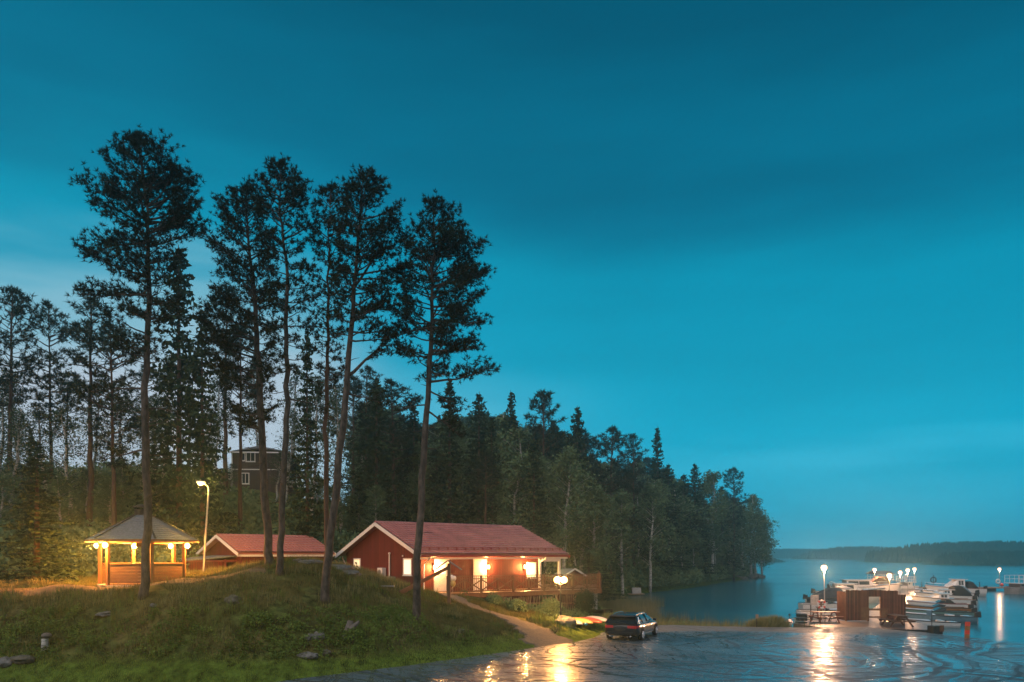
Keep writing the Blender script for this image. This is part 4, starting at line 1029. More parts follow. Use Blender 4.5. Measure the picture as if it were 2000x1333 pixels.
# ------------------------------------------------------------ gazebo
gc = Vector((-19.4, 41.8)); GZ0 = 2.88
ga = empty('gazebo', (gc.x, gc.y, 0), R(6.9), 'lit hexagonal wooden gazebo with grey shingle roof and chimney hood', 'gazebo')
def hexp(r, k, z): a = R(60*k); return Vector((r*math.cos(a), r*math.sin(a), z))
GR_ = 2.12
MB().prism([tuple(hexp(GR_+.14, k, 0))[:2] for k in range(6)], GZ0-.5, GZ0+.1).build('foundation', M['concrete'], ga)
MB().prism([tuple(hexp(GR_-.1, k, 0))[:2] for k in range(6)], GZ0+.1, GZ0+.14).build('floor', M['decking'], ga)
for k in range(6):
    mb = MB(); p = hexp(GR_-.02, k, GZ0+.1); mb.box((p.x, p.y, (GZ0+.1+5.22)/2), (.15,.15,5.22-GZ0-.1), rz=R(60*k)); mb.build('post', M['orangewood'], ga)
    if k != 3:
        a = hexp(GR_-.04, k, 0); b = hexp(GR_-.04, k+1, 0); d = (b-a).normalized(); a2 = a+d*.09; b2 = b-d*.09
        w = MB()
        for i in range(6):
            z = GZ0+.18+i*.165+.08; w.beam(a2+Vector((0,0,z)), b2+Vector((0,0,z)), .05, .152)
        w.build('wall_panel', M['gazebowall'], ga)
        MB().beam(a2*1.0+Vector((0,0,4.05)), b2+Vector((0,0,4.05)), .16, .05).build('ledge', M['orangewood'], ga)
    a = hexp(GR_, k, 5.17); b = hexp(GR_, k+1, 5.17); MB().beam(a, b, .10, .14).build('roof_beam', M['orangewood'], ga)
# shingle roof in courses
rb = MB(); Re = 2.84
nc = 13
for i in range(nc):
    t0 = i/nc; t1 = (i+1.0)/nc
    r0 = Re+(0.3-Re)*t0; r1 = Re+(0.3-Re)*t1; z0 = 5.26+1.36*t0+.03; z1 = 5.26+1.36*t1
    for k in range(6):
        rb.add([hexp(r0, k, z0), hexp(r0, k+1, z0), hexp(r1, k+1, z1), hexp(r1, k, z1)], [(0,1,2,3)])
        rb.add([hexp(r0, k, z0-.03), hexp(r0, k+1, z0-.03), hexp(r0, k+1, z0), hexp(r0, k, z0)], [(0,1,2,3)])
ro = rb.build('roof', M['greyroofing'], ga)
mb = MB()
for k in range(6): mb.add([hexp(Re, k, 5.255), hexp(Re, k+1, 5.255), hexp(.3, k+1, 6.58), hexp(.3, k, 6.58)], [(0,1,2,3)])
mb.build('ceiling', M['orangewood'], ro)
mb = MB()
for k in range(6): mb.beam(hexp(Re+.02, k, 5.22), hexp(Re+.02, k+1, 5.22), .03, .12)
mb.build('fascia', M['orangewood'], ro)
mb = MB()
for k in range(6): mb.beam(hexp(Re, k, 5.33), hexp(.3, k, 6.66), .10, .03)
mb.build('hip_caps', M['darkmetal'], ro)
ch = MB().lathe([(.38,6.5),(.38,6.86),(.33,6.88)], (0,0,0), 12).build('chimney', M['darkmetal'], ga)
mb = MB().lathe([(.45,7.0),(.42,7.04),(.1,7.15),(.001,7.16)], (0,0,0), 12)
for k in range(4): a = R(45+90*k); mb.tube([(.33*math.cos(a), .33*math.sin(a), 6.87), (.33*math.cos(a), .33*math.sin(a), 7.02)], .015, 5)
mb.build('cap', M['darkmetal'], ch)
for k, pw in ((0,42),(1,30),(2,42),(3,50),(4,50)):
    r_ = GR_-.22 if k in (0,1,2,3,4) else GR_
    p = hexp(GR_+.13, k, 4.98) if k in (3,4,0) else hexp(GR_-.2, k, 4.98)
    l = MB().ball(tuple(p), .13, 14, 10, (1,1,1.15)).build('lamp', M['em_orange'], ga)
    MB().tube([tuple(p+Vector((0,0,.1))), tuple(p+Vector((0,0,.19)))], .03, 8).build('socket', M['darkmetal'], l)
    q = p*1.16 if k in (3,4,0) else p*.85
    lamp_light('gazebo_light', ga, (q.x, q.y, 4.95), pw*34, ORANGE, .08)
gr = empty('grill_table', (gc.x, gc.y, GZ0+.14), 0, 'round grill table inside the gazebo', 'table')
MB().lathe([(.22,0),(.22,.95),(.3,1.0)], (0,0,0), 12).build('pedestal', M['concrete'], gr); MB().lathe([(.8,1.0),(.8,1.05)], (0,0,0), 20).build('table_top', M['orangewood'], gr)
MB().lathe([(.35,1.9),(.16,2.5),(.16,3.4)], (0,0,0), 12).build('smoke_hood', M['darkmetal'], gr)

# ------------------------------------------------------------ street lamp by the outbuilding
q = P(397, 1118, 47.5); sl = empty('street_lamp', (q.x, q.y, gz(q.x, q.y)), 0, 'tall grey street lamp glowing yellow between gazebo and outbuilding', 'street lamp')
zl = lambda py: CZ-(py-HY)/F*47.5-sl.location.z
MB().tube([(0,0,-.3),(.12,0,zl(1050)),(.33,0,zl(957))], [.075,.06,.045], 10).build('pole', M['greymetal'], sl)
MB().tube([(.33,0,zl(957)),(.28,-.02,zl(950)),(.05,-.1,zl(944))], .03, 8).build('arm', M['greymetal'], sl)
hd = MB().loft([[(x_, -.1+y_, zl(943)+z_) for y_, z_ in [(-.11,-.03),(.11,-.03),(.08,.08),(-.08,.08)]] for x_ in (.15,-.35)]).build('lamp_head', M['greymetal'], sl)
MB().ball((-.1,-.1,zl(943)-.06), .12, 12, 8, (1.5,1,.6)).build('bulb', M['em_street'], hd)
lamp_light('street_light', sl, (-.1,-.25,zl(943)-.2), 900, (1,.55,.1), .12)

# ------------------------------------------------------------ twin lamp on the rock before the deck
q = P(1095, 1213, 45.3); ql = empty('garden_lamp', (q.x, q.y, q.z-.05), 0, 'low twin lamp burning orange on a rock in front of the deck', 'lamp post')
ql_z = 3.07-ql.location.z
MB().lathe([(.14,-.1),(.14,.05),(.06,.12),(.045,.9),(.03,1.5),(.03,ql_z-.2)], (0,0,0), 12).build('pole', M['darkmetal'], ql)
MB().tube([(-.24,0,ql_z-.14),(-.12,0,ql_z-.24),(.12,0,ql_z-.24),(.24,0,ql_z-.14)], .02, 6).build('arm', M['darkmetal'], ql)
for sx in (-1, 1):
    l = MB().ball((sx*.2,0,ql_z), .19, 14, 10).build('globe', M['em_orange'], ql)
    MB().lathe([(.05,-.16),(.07,-.13)], (sx*.24,0,ql_z), 10).build('collar', M['darkmetal'], l)
lamp_light('garden_light', ql, (0,-.22,ql_z+.05), 1500, (1,.42,.11), .15)
lamp_light('garden_light', ql, (0,.3,ql_z+.05), 1500, (1,.42,.11), .15)

# ------------------------------------------------------------ roofed signpost with long slanting beam
q = P(877, 1184, 44); sp = empty('roofed_signpost', (q.x, q.y, gz(q.x, q.y)), 0, 'brown wooden post with a little gable roof and a long slanting beam', 'signpost')
zz = lambda py: CZ-(py-HY)/F*44-sp.location.z; xx = lambda px: (px-877)/F*44
MB().bb(-.09,.09,-.09,.09,-.3,zz(1101)).build('post', M['brownwood'], sp)
MB().slab([(xx(851),-.35,zz(1113)),(xx(875),-.35,zz(1096)),(xx(875),.45,zz(1096)),(xx(851),.45,zz(1113))], .05).slab([(xx(875),-.35,zz(1096)),(xx(901),-.35,zz(1114)),(xx(901),.45,zz(1114)),(xx(875),.45,zz(1096))], .05).build('roof', M['greyroofing'], sp)
a = P(780,1162,42.6); a.z = gz(a.x, a.y)+.1
MB().beam((xx(876),0,zz(1108)), tuple(a-sp.location), .12, .12).beam((xx(876),.16,zz(1110)), tuple(a-sp.location+Vector((.1,.2,-.08))), .06, .1).build('slanting_beam', M['brownwood'], sp)
q = P(757,1154,42.5); pl = MB().box((0,0,0),(.7,.3,.06)).build('loose_plank', M['greymetal']); pl.location = (q.x, q.y, gz(q.x, q.y)+.16); tag(pl, 'short pale plank lying on the grass left of the slanting beam', 'plank')
# balloons
bl = empty('balloon_bunch', tuple(P(884,1150,50.0)), 0, 'white and yellow balloons tied to the start of the railing', 'balloons')
for px0, py0, m, r_ in ((882,1129,'white',.16),(887,1130,'white',.14),(885,1140,'yellow',.17)):
    b = P(px0,py0,50.0)-bl.location; MB().ball(tuple(b), r_, 12, 8, (1,1,1.2)).build('balloon', M[m], bl)
MB().tube([(0,0,-.25),tuple(P(884,1143,50.0)-bl.location)], .006, 4).build('string', M['white'], bl)
# ------------------------------------------------------------ kayaks behind the car
def kayak(name, m, p0, p1, w, label, cat='kayak'):
    a = Vector(p0); b = Vector(p1); d = b-a; L_ = d.length; root = empty(name, tuple((a+b)/2), math.atan2(d.y, d.x), label, cat, 'kayaks lying behind the car')
    n = 14; rings = []
    for i in range(n+1):
        t = i/n; x = (t-.5)*L_; ww = w*max(.04, math.sin(math.pi*t)**.65); h = .27*max(.12, math.sin(math.pi*min(max(t,.02),.98))**.4)
        rings.append([(x, ww*math.cos(R(a_)), .02+h*max(0, math.sin(R(a_)))**.75) for a_ in (0,25,50,75,90,105,130,155,180)])
    MB().loft(rings).build('hull', M[m], root, smooth=True)
    MB().tube([(-L_*.47,0,.12),(-L_*.5,0,.2)], .03, 6).build('end_toggle', M['blackplastic'], root)
    return root
def gp(px, py, Y): q = P(px, py, Y); return (q.x, q.y, max(q.z, gz(q.x, q.y)))
kayak('kayak', 'kayakwhite', gp(1090,1213,47.8), gp(1138,1224,45.4), .42, 'white kayak nearest the lamp rock, upside down, with a blue tip')
k_ = kayak('kayak', 'yellow', gp(1106,1211,48.4), gp(1158,1222,45.9), .40, 'yellow kayak lying between the white and the red one')
kayak('kayak', 'redorange', gp(1124,1211,48.8), gp(1176,1220,46.4), .40, 'orange-red kayak half hidden behind the rear of the car')
kayak('kayak', 'kayakwhite', gp(1142,1210,49.4), gp(1188,1216,47.4), .38, 'white kayak right behind the car, farthest in the row')
q = gp(1137,1222.5,45.8); o = MB().ball((0,0,0), .1, 10, 6, (1.3,1,.9)).build('kayak_tip', M['kayakblue'], bpy.data.objects['kayak']); 
o.location = Vector((1.62,0,.1)) if False else Vector(((Vector(gp(1137,1222,45.8))-Vector(gp(1088,1210,49.2))).length*.5-.12, 0, .1))
for i, (px0, Y) in enumerate(((1160, 54.5), (1172, 55))):
    q = P(px0, 1203, Y); bo = empty('rowing_boat', (q.x, Y, gz(q.x, Y)+.05), R(-35+i*8), ['dark small boat lying on the shore by the deck post','dark small boat lying on the shore, right of the other one'][i], 'rowing boat', 'small boats by the deck post')
    rings = []
    for k in range(9):
        t = k/8; w = .6*max(.05, math.sin(math.pi*(t*.85+.1))**.6); rings.append([(t*3-1.5, w*math.cos(R(a_)), .45*(1-math.sin(R(a_)))+(.15*t)) for a_ in (0,30,60,90,120,150,180)])
    MB().loft(rings, closed=False, caps=False).build('hull', M['darkmetal'], bo, smooth=True); bo.scale = (.6,.7,.6)
    MB().beam((0,-.5,.33),(0,.5,.33),.2,.03).build('thwart', M['stick'], bo)

# ------------------------------------------------------------ estate car
car = empty('parked_car', (6.4-.93*math.cos(R(21))+.1, 41.45, 0.0), R(90-24), 'black estate car parked at the edge of the wet car park', 'car')
# local frame: x forward, y left; rear bumper at x=0
st = [(0,.60,.46,.78,.88),(.03,.80,.38,.88,.93),(.16,.89,.30,.98,.985),(.5,.925,.25,1.0,1.0),(1.1,.935,.22,.99,1.0),(2.2,.93,.22,.96,.985),(3.3,.93,.22,.94,.97),(3.9,.925,.22,.90,.94),(4.4,.89,.24,.82,.87),(4.72,.80,.28,.72,.76),(4.88,.66,.34,.62,.66),(4.93,.5,.42,.55,.58)]
rings = []
for x, w, zb, zs, zc in st:
    h = zs-zb
    half = [(w*.80, zb), (w*.96, zb+.10), (w, zb+h*.38), (w*.985, zb+h*.66), (w*.965, zb+h*.86), (w*.90, zs)]
    rings.append([(x, y, z) for y, z in half]+[(x, 0, zc)]+[(x, -y, z) for y, z in half[::-1]])
body = MB().loft(rings).build('body', M['carpaint'], car, smooth=True)
gs = [(.10,.83,.98,.80,1.0),(.42,.83,.985,.70,1.27),(.68,.83,.985,.66,1.405),(1.2,.84,.985,.645,1.45),(2.3,.845,.97,.64,1.455),(2.75,.845,.965,.63,1.43),(3.3,.84,.955,.70,1.20),(3.85,.80,.93,.76,.96)]
rings = [[(x, wb, zb), (x, (wb+wt)/2+.035, (zb+zt_)/2), (x, wt, zt_), (x, 0, zt_+.02), (x, -wt, zt_), (x, -(wb+wt)/2-.035, (zb+zt_)/2), (x, -wb, zb)] for x, wb, zb, wt, zt_ in gs]
MB().loft(rings).build('windows', M['carglass'], car, smooth=False)
rfp = [(.52,.69,1.365),(.70,.67,1.42),(1.2,.655,1.462),(2.3,.65,1.468),(2.72,.64,1.447)]
MB().loft([[(x, w, z), (x, w*.7, z+.025), (x, 0, z+.035), (x, -w*.7, z+.025), (x, -w, z), (x, 0, z-.012)] for x, w, z in rfp]).build('roof', M['carpaint'], car, smooth=True)
mb = MB(); mb.loft([[(x, w, z), (x, 0, z+.02), (x, -w, z), (x, 0, z-.03)] for x, w, z in ((.34,.62,1.385),(.6,.66,1.415))]); mb.build('spoiler', M['blackplastic'], car)
for sy in (1, -1):
    mb = MB()
    mb.beam((.14, sy*.84, .985), (.50, sy*.70, 1.35), .05, .09); mb.beam((.50, sy*.70, 1.35), (.70, sy*.665, 1.42), .05, .07)
    mb.beam((1.25, sy*.858, .985), (.98, sy*.675, 1.43), .03, .08); mb.beam((2.2, sy*.862, .975), (2.12, sy*.67, 1.44), .03, .08)
    mb.beam((3.82, sy*.79, .94), (2.72, sy*.65, 1.43), .05, .05); mb.build('window_pillars', M['carpaint'], car)
    MB().tube([(.62, sy*.845, 1.0), (1.4, sy*.875, .985), (2.6, sy*.875, .975), (3.5, sy*.83, .965)], .011, 5).build('window_trim', M['chrome'], car)
    MB().tube([(.62, sy*.845, 1.0), (.78, sy*.74, 1.34), (1.3, sy*.695, 1.43), (2.3, sy*.69, 1.435), (2.75, sy*.69, 1.40)], .010, 5).build('window_trim', M['chrome'], car)
    MB().tube([(.78, sy*.60, 1.45), (1.1, sy*.60, 1.515), (2.3, sy*.60, 1.52), (2.6, sy*.60, 1.47)], .017, 6).build('roof_rail', M['chrome'], car)
    m_ = MB().loft([[(x, sy*y, z) for y, z in [(.90,.98),(1.08,.97),(1.10,1.07),(.92,1.10)]] for x in (3.28,3.42)]).build('wing_mirror', M['carpaint'], car)
    MB().bb(3.26,3.278,sy*.93,sy*1.08,.99,1.07).build('mirror_glass', M['glass'], m_)
    MB().loft([[(x, sy*y, z) for y, z in [(y0,.76),(y1,.75),(y1,.90),(y0,.90)]] for x, y0, y1 in ((-.004,.38,.74),(.09,.42,.85),(.30,.83,.925))]).build('tail_light', M['taillight'], car)
    MB().beam((1.15, sy*.945, .36), (3.2, sy*.945, .36), .012, .025).build('sill_trim', M['chrome'], car)
    MB().tube([(-.03, sy*.55, .30), (.06, sy*.55, .30)], .045, 8).build('exhaust_pipe', M['chrome'], car)
    for xh in (1.55, 2.65): MB().beam((xh, sy*.945, .84), (xh+.18, sy*.945, .84), .02, .025).build('door_handle', M['carpaint'], car)
    for xw in (.98, 3.93):
        w = MB().lathe([(.22,-.11),(.315,-.11),(.335,-.08),(.335,.08),(.315,.11),(.22,.11)], (0,0,0), 26, 'Y').build('wheel', M['rubber'], car, smooth=False)
        w.location = (xw, sy*.83, .335)
        MB().lathe([(.385,-.115),(.385,.0),(.0,.0)], (0,0,0), 24, 'Y')
        mb = MB().lathe([(.225,-.12),(.24,.0),(.225,.12)], (0,0,0), 24, 'Y')
        for k in range(5):
            a_ = R(72*k+18); mb.beam((0, sy*.115, 0), (.225*math.cos(a_), sy*.12, .225*math.sin(a_)), .028, .065, up=(0,1,0))
            a_ = R(72*k+34); mb.beam((0, sy*.115, 0), (.225*math.cos(a_), sy*.12, .225*math.sin(a_)), .02, .04, up=(0,1,0))
        mb.build('rim', M['chrome'], w)
        # wheel arch: dark disc a little proud of the flank
        MB().lathe([(.34,0),(.40,.002)], (xw, 0, .335), 26, 'Y')
        arch = MB(); pts = [(xw+.385*math.cos(R(a_)), sy*.93, .335+.385*math.sin(R(a_))) for a_ in range(-5, 186, 12)]
        arch.tube(pts, .025, 5); arch.build('wheel_arch', M['blackplastic'], car)
        arch = MB(); n = 20; vs = [(xw+.37*math.cos(R(a_)), sy*.936, .335+.37*math.sin(R(a_))) for a_ in np.linspace(-18,198,n)]
        arch.add(vs, [tuple(range(n))]).build('wheel_well', M['blackplastic'], car)
for w_ in [o for o in car.children if o.name.startswith('wheel') and 'arch' not in o.name and 'well' not in o.name]:
    w_.location.y *= 1.035
car.scale = (1,1,.91)
MB().bb(-.045,.0,-.26,.26,.60,.71).build('number_plate', M['blackplastic'], car)
MB().loft([[(-.03,y,z) for y,z in ((-.7,.42),(.7,.42),(.66,.52),(-.66,.52))],[(.1,y,z) for y,z in ((-.84,.40),(.84,.40),(.84,.53),(-.84,.53))]]).build('rear_bumper', M['carpaint'], car)
MB().beam((.0,-.45,.47),(.0,.45,.47),.03,.02).build('bumper_trim', M['chrome'], car)
MB().beam((.085,-.28,1.02),(.20,.22,1.10),.02,.02).build('rear_wiper', M['blackplastic'], car)
MB().loft([[(1.0,-.02,1.50),(1.0,.02,1.50),(1.0,0,1.51)],[(.85,-.01,1.50),(.85,.01,1.50),(.82,0,1.60)]]).build('roof_aerial', M['blackplastic'], car)

# ------------------------------------------------------------ marina
PD = Vector((.4835,.8753)); PO = Vector((26.0, 57.3))          # pier axis
def pier_pt(s_, o_=0): return PO+PD*s_+Vector((PD.y,-PD.x))*o_
ZD = -.28
wetdeck = boards('wet_pier_boards', (.16,.11,.085), .14, 0, rough=.38, spec=.7)
q0 = empty('quay_deck', (0,0,0), 0, 'wet wooden quay deck in front of the plank gate', 'quay')
MB().prism([(20.3,52.6),(27.3,50.6),(28.4,54.0),(28.6,57.8),(26.6,60.5),(21.5,58.2),(19.6,55.5)], ZD-.3, ZD).build('deck_floor', wetdeck, q0)
MB().beam((27.3,50.6,ZD-.2),(28.45,54.0,ZD-.2),.1,.45).beam((20.3,52.5,ZD-.2),(27.3,50.5,ZD-.2),.1,.35).build('edge_beam', M['darkmetal'], q0)
pr = empty('main_pier', (PO.x, PO.y, 0), math.atan2(PD.y, PD.x), 'long floating pier leading out from the plank gate', 'pier')
MB().bb(1.5, 66, -1.25, 1.25, ZD-.16, ZD-.005).build('pier_floor', wetdeck, pr)
for i in range(11): MB().bb(3+i*6, 5+i*6, -1.1, 1.1, WZ-.3, ZD-.165).build('float', M['concrete'], pr)
cp = empty('cross_pier', (58.6, 117.5, 0), R(-1), 'thin cross pier running right towards the grey houseboat', 'pier')
MB().bb(-1, 22.5, -.9, .9, ZD-.13, ZD+.02).build('pier_floor', M['stick'], cp)
for i in range(5): MB().bb(1+i*4.8, 2.6+i*4.8, -.8, .8, WZ-.3, ZD-.135).build('float', M['darkmetal'], cp)
MB().bb(14.5, 19.5, -1.0, 1.0, WZ-.2, ZD+.1).build('pontoon', M['maroon'], cp)
mb = MB()
for px0 in (1800,1810,1912): 
    xq = (px0-1000)/F*117.5-58.6; mb.tube([(xq,0,ZD),(xq,0,ZD+.8)], .06, 6)
mb.build('bollards', M['darkmetal'], cp)

# lamps of the marina
def dock_lamp(px, pyl, Y, pw, label, base=ZD, col=PINKW, m='em_dock', r=.22, tilt=0):
    q = P(px, pyl, Y); o = empty('dock_lamp', (q.x, Y, base), 0, label, 'lamp post', 'lamp posts of the marina'); h = q.z-base
    MB().tube([(tilt,0,-.3),(0,0,h-.1)], [.055,.035], 8).build('pole', M['greymetal'], o)
    MB().ball((0,0,h), r, 14, 10, (1,1,.85)).build('globe', M[m], o)
    MB().lathe([(r*.9,.0),(r*.5,.06),(.02,.1)], (0,0,h+r*.8), 12).build('cap', M['greymetal'], o)
    lamp_light('dock_light', o, (0,-.05,h-r-.1), pw*4.2, col, .12); 
    return o
dock_lamp(1609.5,1109,60,560,'lone marina lamp left of the plank gate, tallest and biggest', tilt=.06)
dock_lamp(1708,1113,103,160,'marina lamp left of the maroon cabin boat')
dock_lamp(1737,1124,80,420,'orange marina lamp, lowest and warmest, behind the plank gate', col=(1,.5,.18), m='em_warm')
dock_lamp(1758,1118.5,92,230,'marina lamp leftmost of the three in a row at the far pier end')
dock_lamp(1773,1114,97,230,'middle one of the three marina lamps in a row')
dock_lamp(1786,1112,107,230,'rightmost of the three marina lamps in a row')
dock_lamp(1952,1112,117,70,'single marina lamp on the cross pier, with a long reflection')

# plank gate
gt = empty('plank_gate', (PO.x, PO.y, ZD), R(0), 'brown plank gateway at the head of the pier with an open doorway', 'gate')
s = 57.3/F; gx = lambda px: (px-1705)*s; gzz = lambda py: CZ-(py-HY)*s-ZD
def planks(x0, x1, z0, z1, y=0, m='gatewood', name='plank_wall'):
    mb = MB(); x = x0; rr = random.Random(int(x0*100))
    while x < x1-.02:
        w = .125; mb.bb(x, min(x+w*.95, x1), y+rr.uniform(0,.015), y+.03, z0, z1+rr.uniform(-.03,.03)); x += w
    return mb.build(name, M[m], gt)
planks(gx(1651), gx(1695), .05, gzz(1153)); planks(gx(1720), gx(1753), .05, gzz(1154)); planks(gx(1753), gx(1768), .05, gzz(1162))
planks(gx(1695), gx(1720), gzz(1166), gzz(1153))
planks(gx(1680), gx(1695.5), .05, gzz(1187), -.10, 'orangewood', 'gate_leaf'); planks(gx(1719.5), gx(1732), .05, gzz(1189), -.10, 'orangewood', 'gate_leaf')  # leaves coloured more orange than the planks, lamp glow painted into the wood
MB().bb(gx(1695), gx(1720), .05, .13, gzz(1193), gzz(1189)).build('crossbar', M['brownwood'], gt)
mb = MB()
for px0 in (1652,1695,1720,1752,1767): mb.bb(gx(px0)-.05, gx(px0)+.05, .035, .135, 0, gzz(1158 if px0 < 1760 else 1164))
mb.bb(gx(1652), gx(1767), .04,.12, .25,.35); mb.build('frame', M['brownwood'], gt)
# side walls running back
sd = MB(); sd2 = MB()
for i in range(11): sd.bb(gx(1651)-.0, gx(1651)+.03, .16+i*.13, .16+i*.13+.1, .05, gzz(1157))
for i in range(11): sd2.bb(gx(1768)-.03, gx(1768), .16+i*.13, .16+i*.13+.1, .05, gzz(1163))
sd.build('side_wall', M['gatewood'], gt); sd2.build('side_wall', M['gatewood'], gt)
MB().slab([(gx(1649),-.08,gzz(1152)),(gx(1664),-.08,gzz(1151)),(gx(1664),1.6,gzz(1147)),(gx(1649),1.6,gzz(1149))], .06).build('roof_sheet', M['greymetal'], gt)

# picnic tables
def picnic(px, py, Y, rz, label, m='brownwood'):
    q = P(px, py, Y); o = empty('picnic_table', (q.x, Y, ZD), R(rz), label, 'picnic table', 'picnic tables on the quay')
    mb = MB(); 
    for i in range(5): mb.bb(-.95,.95,-.36+i*.148,-.36+i*.148+.13,.72,.76)
    mb.build('table_top', M[m], o)
    for sy in (-1, 1):
        MB().bb(-.95,.95,sy*.62,sy*.76,.42,.46).bb(-.95,.95,sy*.78,sy*.90,.42,.46).build('bench_seat', M[m], o)
    for sx in (-1, 1):
        mb = MB().beam((sx*.68,-.25,.70),(sx*.68,-.75,0),.05,.11).beam((sx*.68,.25,.70),(sx*.68,.75,0),.05,.11)
        mb.beam((sx*.73,-.88,.37),(sx*.73,.88,.37),.045,.1).beam((sx*.73,-.34,.68),(sx*.73,.34,.68),.045,.08); mb.build('leg_frame', M[m], o)
    return o
picnic(1611,1208,56.3,6,'picnic table left of the plank gate, beside the lifebuoy','maroon')
picnic(1752,1216,53.3,88,'dark picnic table with A-shaped legs, right of the gateway','railwood')
# bench-like box on left table? bicycle hoops
q = P(1594,1210,55.6); br = empty('bicycle_rack', (q.x, q.y, ZD), R(5), 'thin curved metal hoops by the left picnic table', 'bicycle rack')
for i in range(4):
    MB().tube([(i*.45+.28*math.cos(R(a)), .05*i, .3+.28*math.sin(R(a))) for a in range(0, 360, 24)]+[(i*.45+.28, .05*i, .3)], .014, 5).build('hoop', M['darkmetal'], br)
MB().beam((-.3,0,.04),(1.7,.15,.04),.04,.04).build('base_bar', M['darkmetal'], br)
# dark round-topped bin / cabinet and letter boxes
q = P(1577.5,1220,54.3); wb = empty('waste_bin', (q.x, q.y, gz(q.x, q.y)+.02), 0, 'tall dark round-topped bin at the left end of the quay', 'bin')
zt_ = (1220-1188)*54.3/F
MB().lathe([(.22,-.05),(.24,.05),(.24,zt_-.22),(.2,zt_-.1),(.1,zt_-.02),(.001,zt_)], (0,0,0), 16).build('body', M['blackplastic'], wb, smooth=False)
MB().lathe([(.26,zt_-.30),(.26,zt_-.25)], (0,0,0), 16).build('rim', M['darkmetal'], wb)
MB().bb(.12,.30,-.27,-.22,.15,1.0).build('door', M['concrete'], wb)
q = P(1565,1212,56); mbx = empty('mooring_box', (q.x, q.y, WZ+.35), 0, 'stack of dark trays left of the tall bin', 'crate stack')
for k in range(3): MB().bb(-.32+.03*k,.32,-.3,.3,.05+k*.27,.25+k*.27).build('tray', M['darkmetal'], mbx); 
MB().bb(-.34,.34,-.31,.31,.86,.90).build('lid', M['greymetal'], mbx)
q = P(1591,1185,60); ib = empty('notice_board', (q.x, q.y, ZD), 0, 'small notice board behind the lifebuoy', 'sign')
MB().bb(-.3,.3,-.03,.03,1.0,1.75).build('panel', M['concrete'], ib); MB().bb(-.32,-.26,-.03,.03,-.3,1.0).bb(.2,.26,-.03,.03,-.3,1.0).build('post', M['darkmetal'], ib)
q = P(1604,1181,58.5); lb = empty('lifebuoy', (q.x, q.y, ZD), 0, 'white ring lifebuoy with red bands on a short post', 'lifebuoy')
tz_ = q.z-ZD; tor = MB(); ts = MB()
for (a0, a1, mm) in ((0,360,tor),):
    mm.tube([(.27*math.cos(R(a)), -.08, tz_+.27*math.sin(R(a))) for a in range(a0, a1+1, 15)], .08, 10, False)
ring = tor.build('ring', M['gelcoat'], lb, smooth=True)
for a0 in (0,90,180,270): MB().tube([(.27*math.cos(R(a)), -.08, tz_+.27*math.sin(R(a))) for a in (a0+30,a0+45,a0+60)], .085, 10).build('band', M['ringred'], ring)
MB().bb(-.05,.05,-.02,.06,-.3,tz_+.35).build('post', M['brownwood'], lb); MB().beam((-.25,0,tz_),(.25,0,tz_),.03,.08).build('holder', M['brownwood'], lb)
# square sign on thin post, black bollard box, striped marker, sticks
q = P(1820,1222,49.5); sg = empty('flag_sign', (q.x, q.y, -.3), 0, 'small dark square sign on a thin post by the boats', 'sign')
zq = lambda py: CZ-(py-HY)/F*49.5+.3
MB().tube([(0,0,-.3),(0,0,zq(1191))], .02, 6).build('post', M['darkmetal'], sg); MB().bb(-.33,-.02,-.015,.015,zq(1203),zq(1193)).build('panel', M['bluehull'], sg)
q = P(1826,1240,46.5); bb_ = empty('planter_box', (q.x, q.y, min(q.z, 0)-.1), R(10), 'dark wooden box at the water edge right of the quay', 'box')
MB().bb(-.32,.32,-.25,.25,0,.62).build('box_body', M['blackplastic'], bb_, bevel=.02); MB().bb(.1,.36,-.3,-.26,.3,.66).build('side_board', M['railwood'], bb_)
q = P(1888,1252,43.0); mk = empty('marker_post', (q.x, q.y, q.z-.1), 0, 'leaning red and orange marker post at the lake edge', 'marker post')
hh = (1252-1215)*43/F+.1
for k in range(5): MB().loft([[(x_+.03*(k+j)*hh*.35, y_, (k+j)*hh/5) for x_, y_ in [(-.11,-.06),(.11,-.06),(.11,.06),(-.11,.06)]] for j in (0,1)]).build('band', M['ringred' if k % 2 == 0 else 'varnish'], mk)
q = P(1478,1227,49.5); stp = empty('thin_post', (q.x, q.y, -.05), 0, 'thin stick post with a small box, at the shore left of the tussock', 'post')
MB().tube([(0,0,-.2),(0,0,.72)], .025, 6).build('stick', M['darkmetal'], stp); MB().bb(-.06,.1,-.05,.05,.6,.85).build('box', M['stick'], stp)
q = P(1542,1215,62.5); by = empty('red_buoy', (q.x, q.y, WZ), 0, 'small red buoy floating left of the quay', 'buoy')
MB().lathe([(.22,-.1),(.28,.05),(.12,.2),(.05,.25)], (0,0,0), 12).build('float', M['em_red'], by); MB().tube([(0,0,.2),(0,0,.6)], .025, 6).ball((0,0,.6), .09, 8, 6).build('topmark', M['darkmetal'], by)
MB().beam((0,0,0),(2.5,1.6,.3),.1,.06).build('mooring_boom', M['greymetal']).location = (q.x+.3, q.y+1.2, WZ+.1)
tag(bpy.data.objects['mooring_boom'], 'thin grey mooring boom reaching the quay by the buoy', 'boom')
q = P(1823,1133,113); rs_ = empty('round_sign', (q.x, q.y, ZD), 0, 'round dark sign on a post beside the white cabin boat', 'sign')
h_ = q.z-ZD; MB().tube([(0,0,-.2),(0,0,h_+.7)], .05, 6).build('post', M['darkmetal'], rs_); MB().tube([(.38*math.cos(R(a)),0,h_+.38*math.sin(R(a))) for a in range(0,361,24)], .09, 6, False).build('ring', M['darkmetal'], rs_)
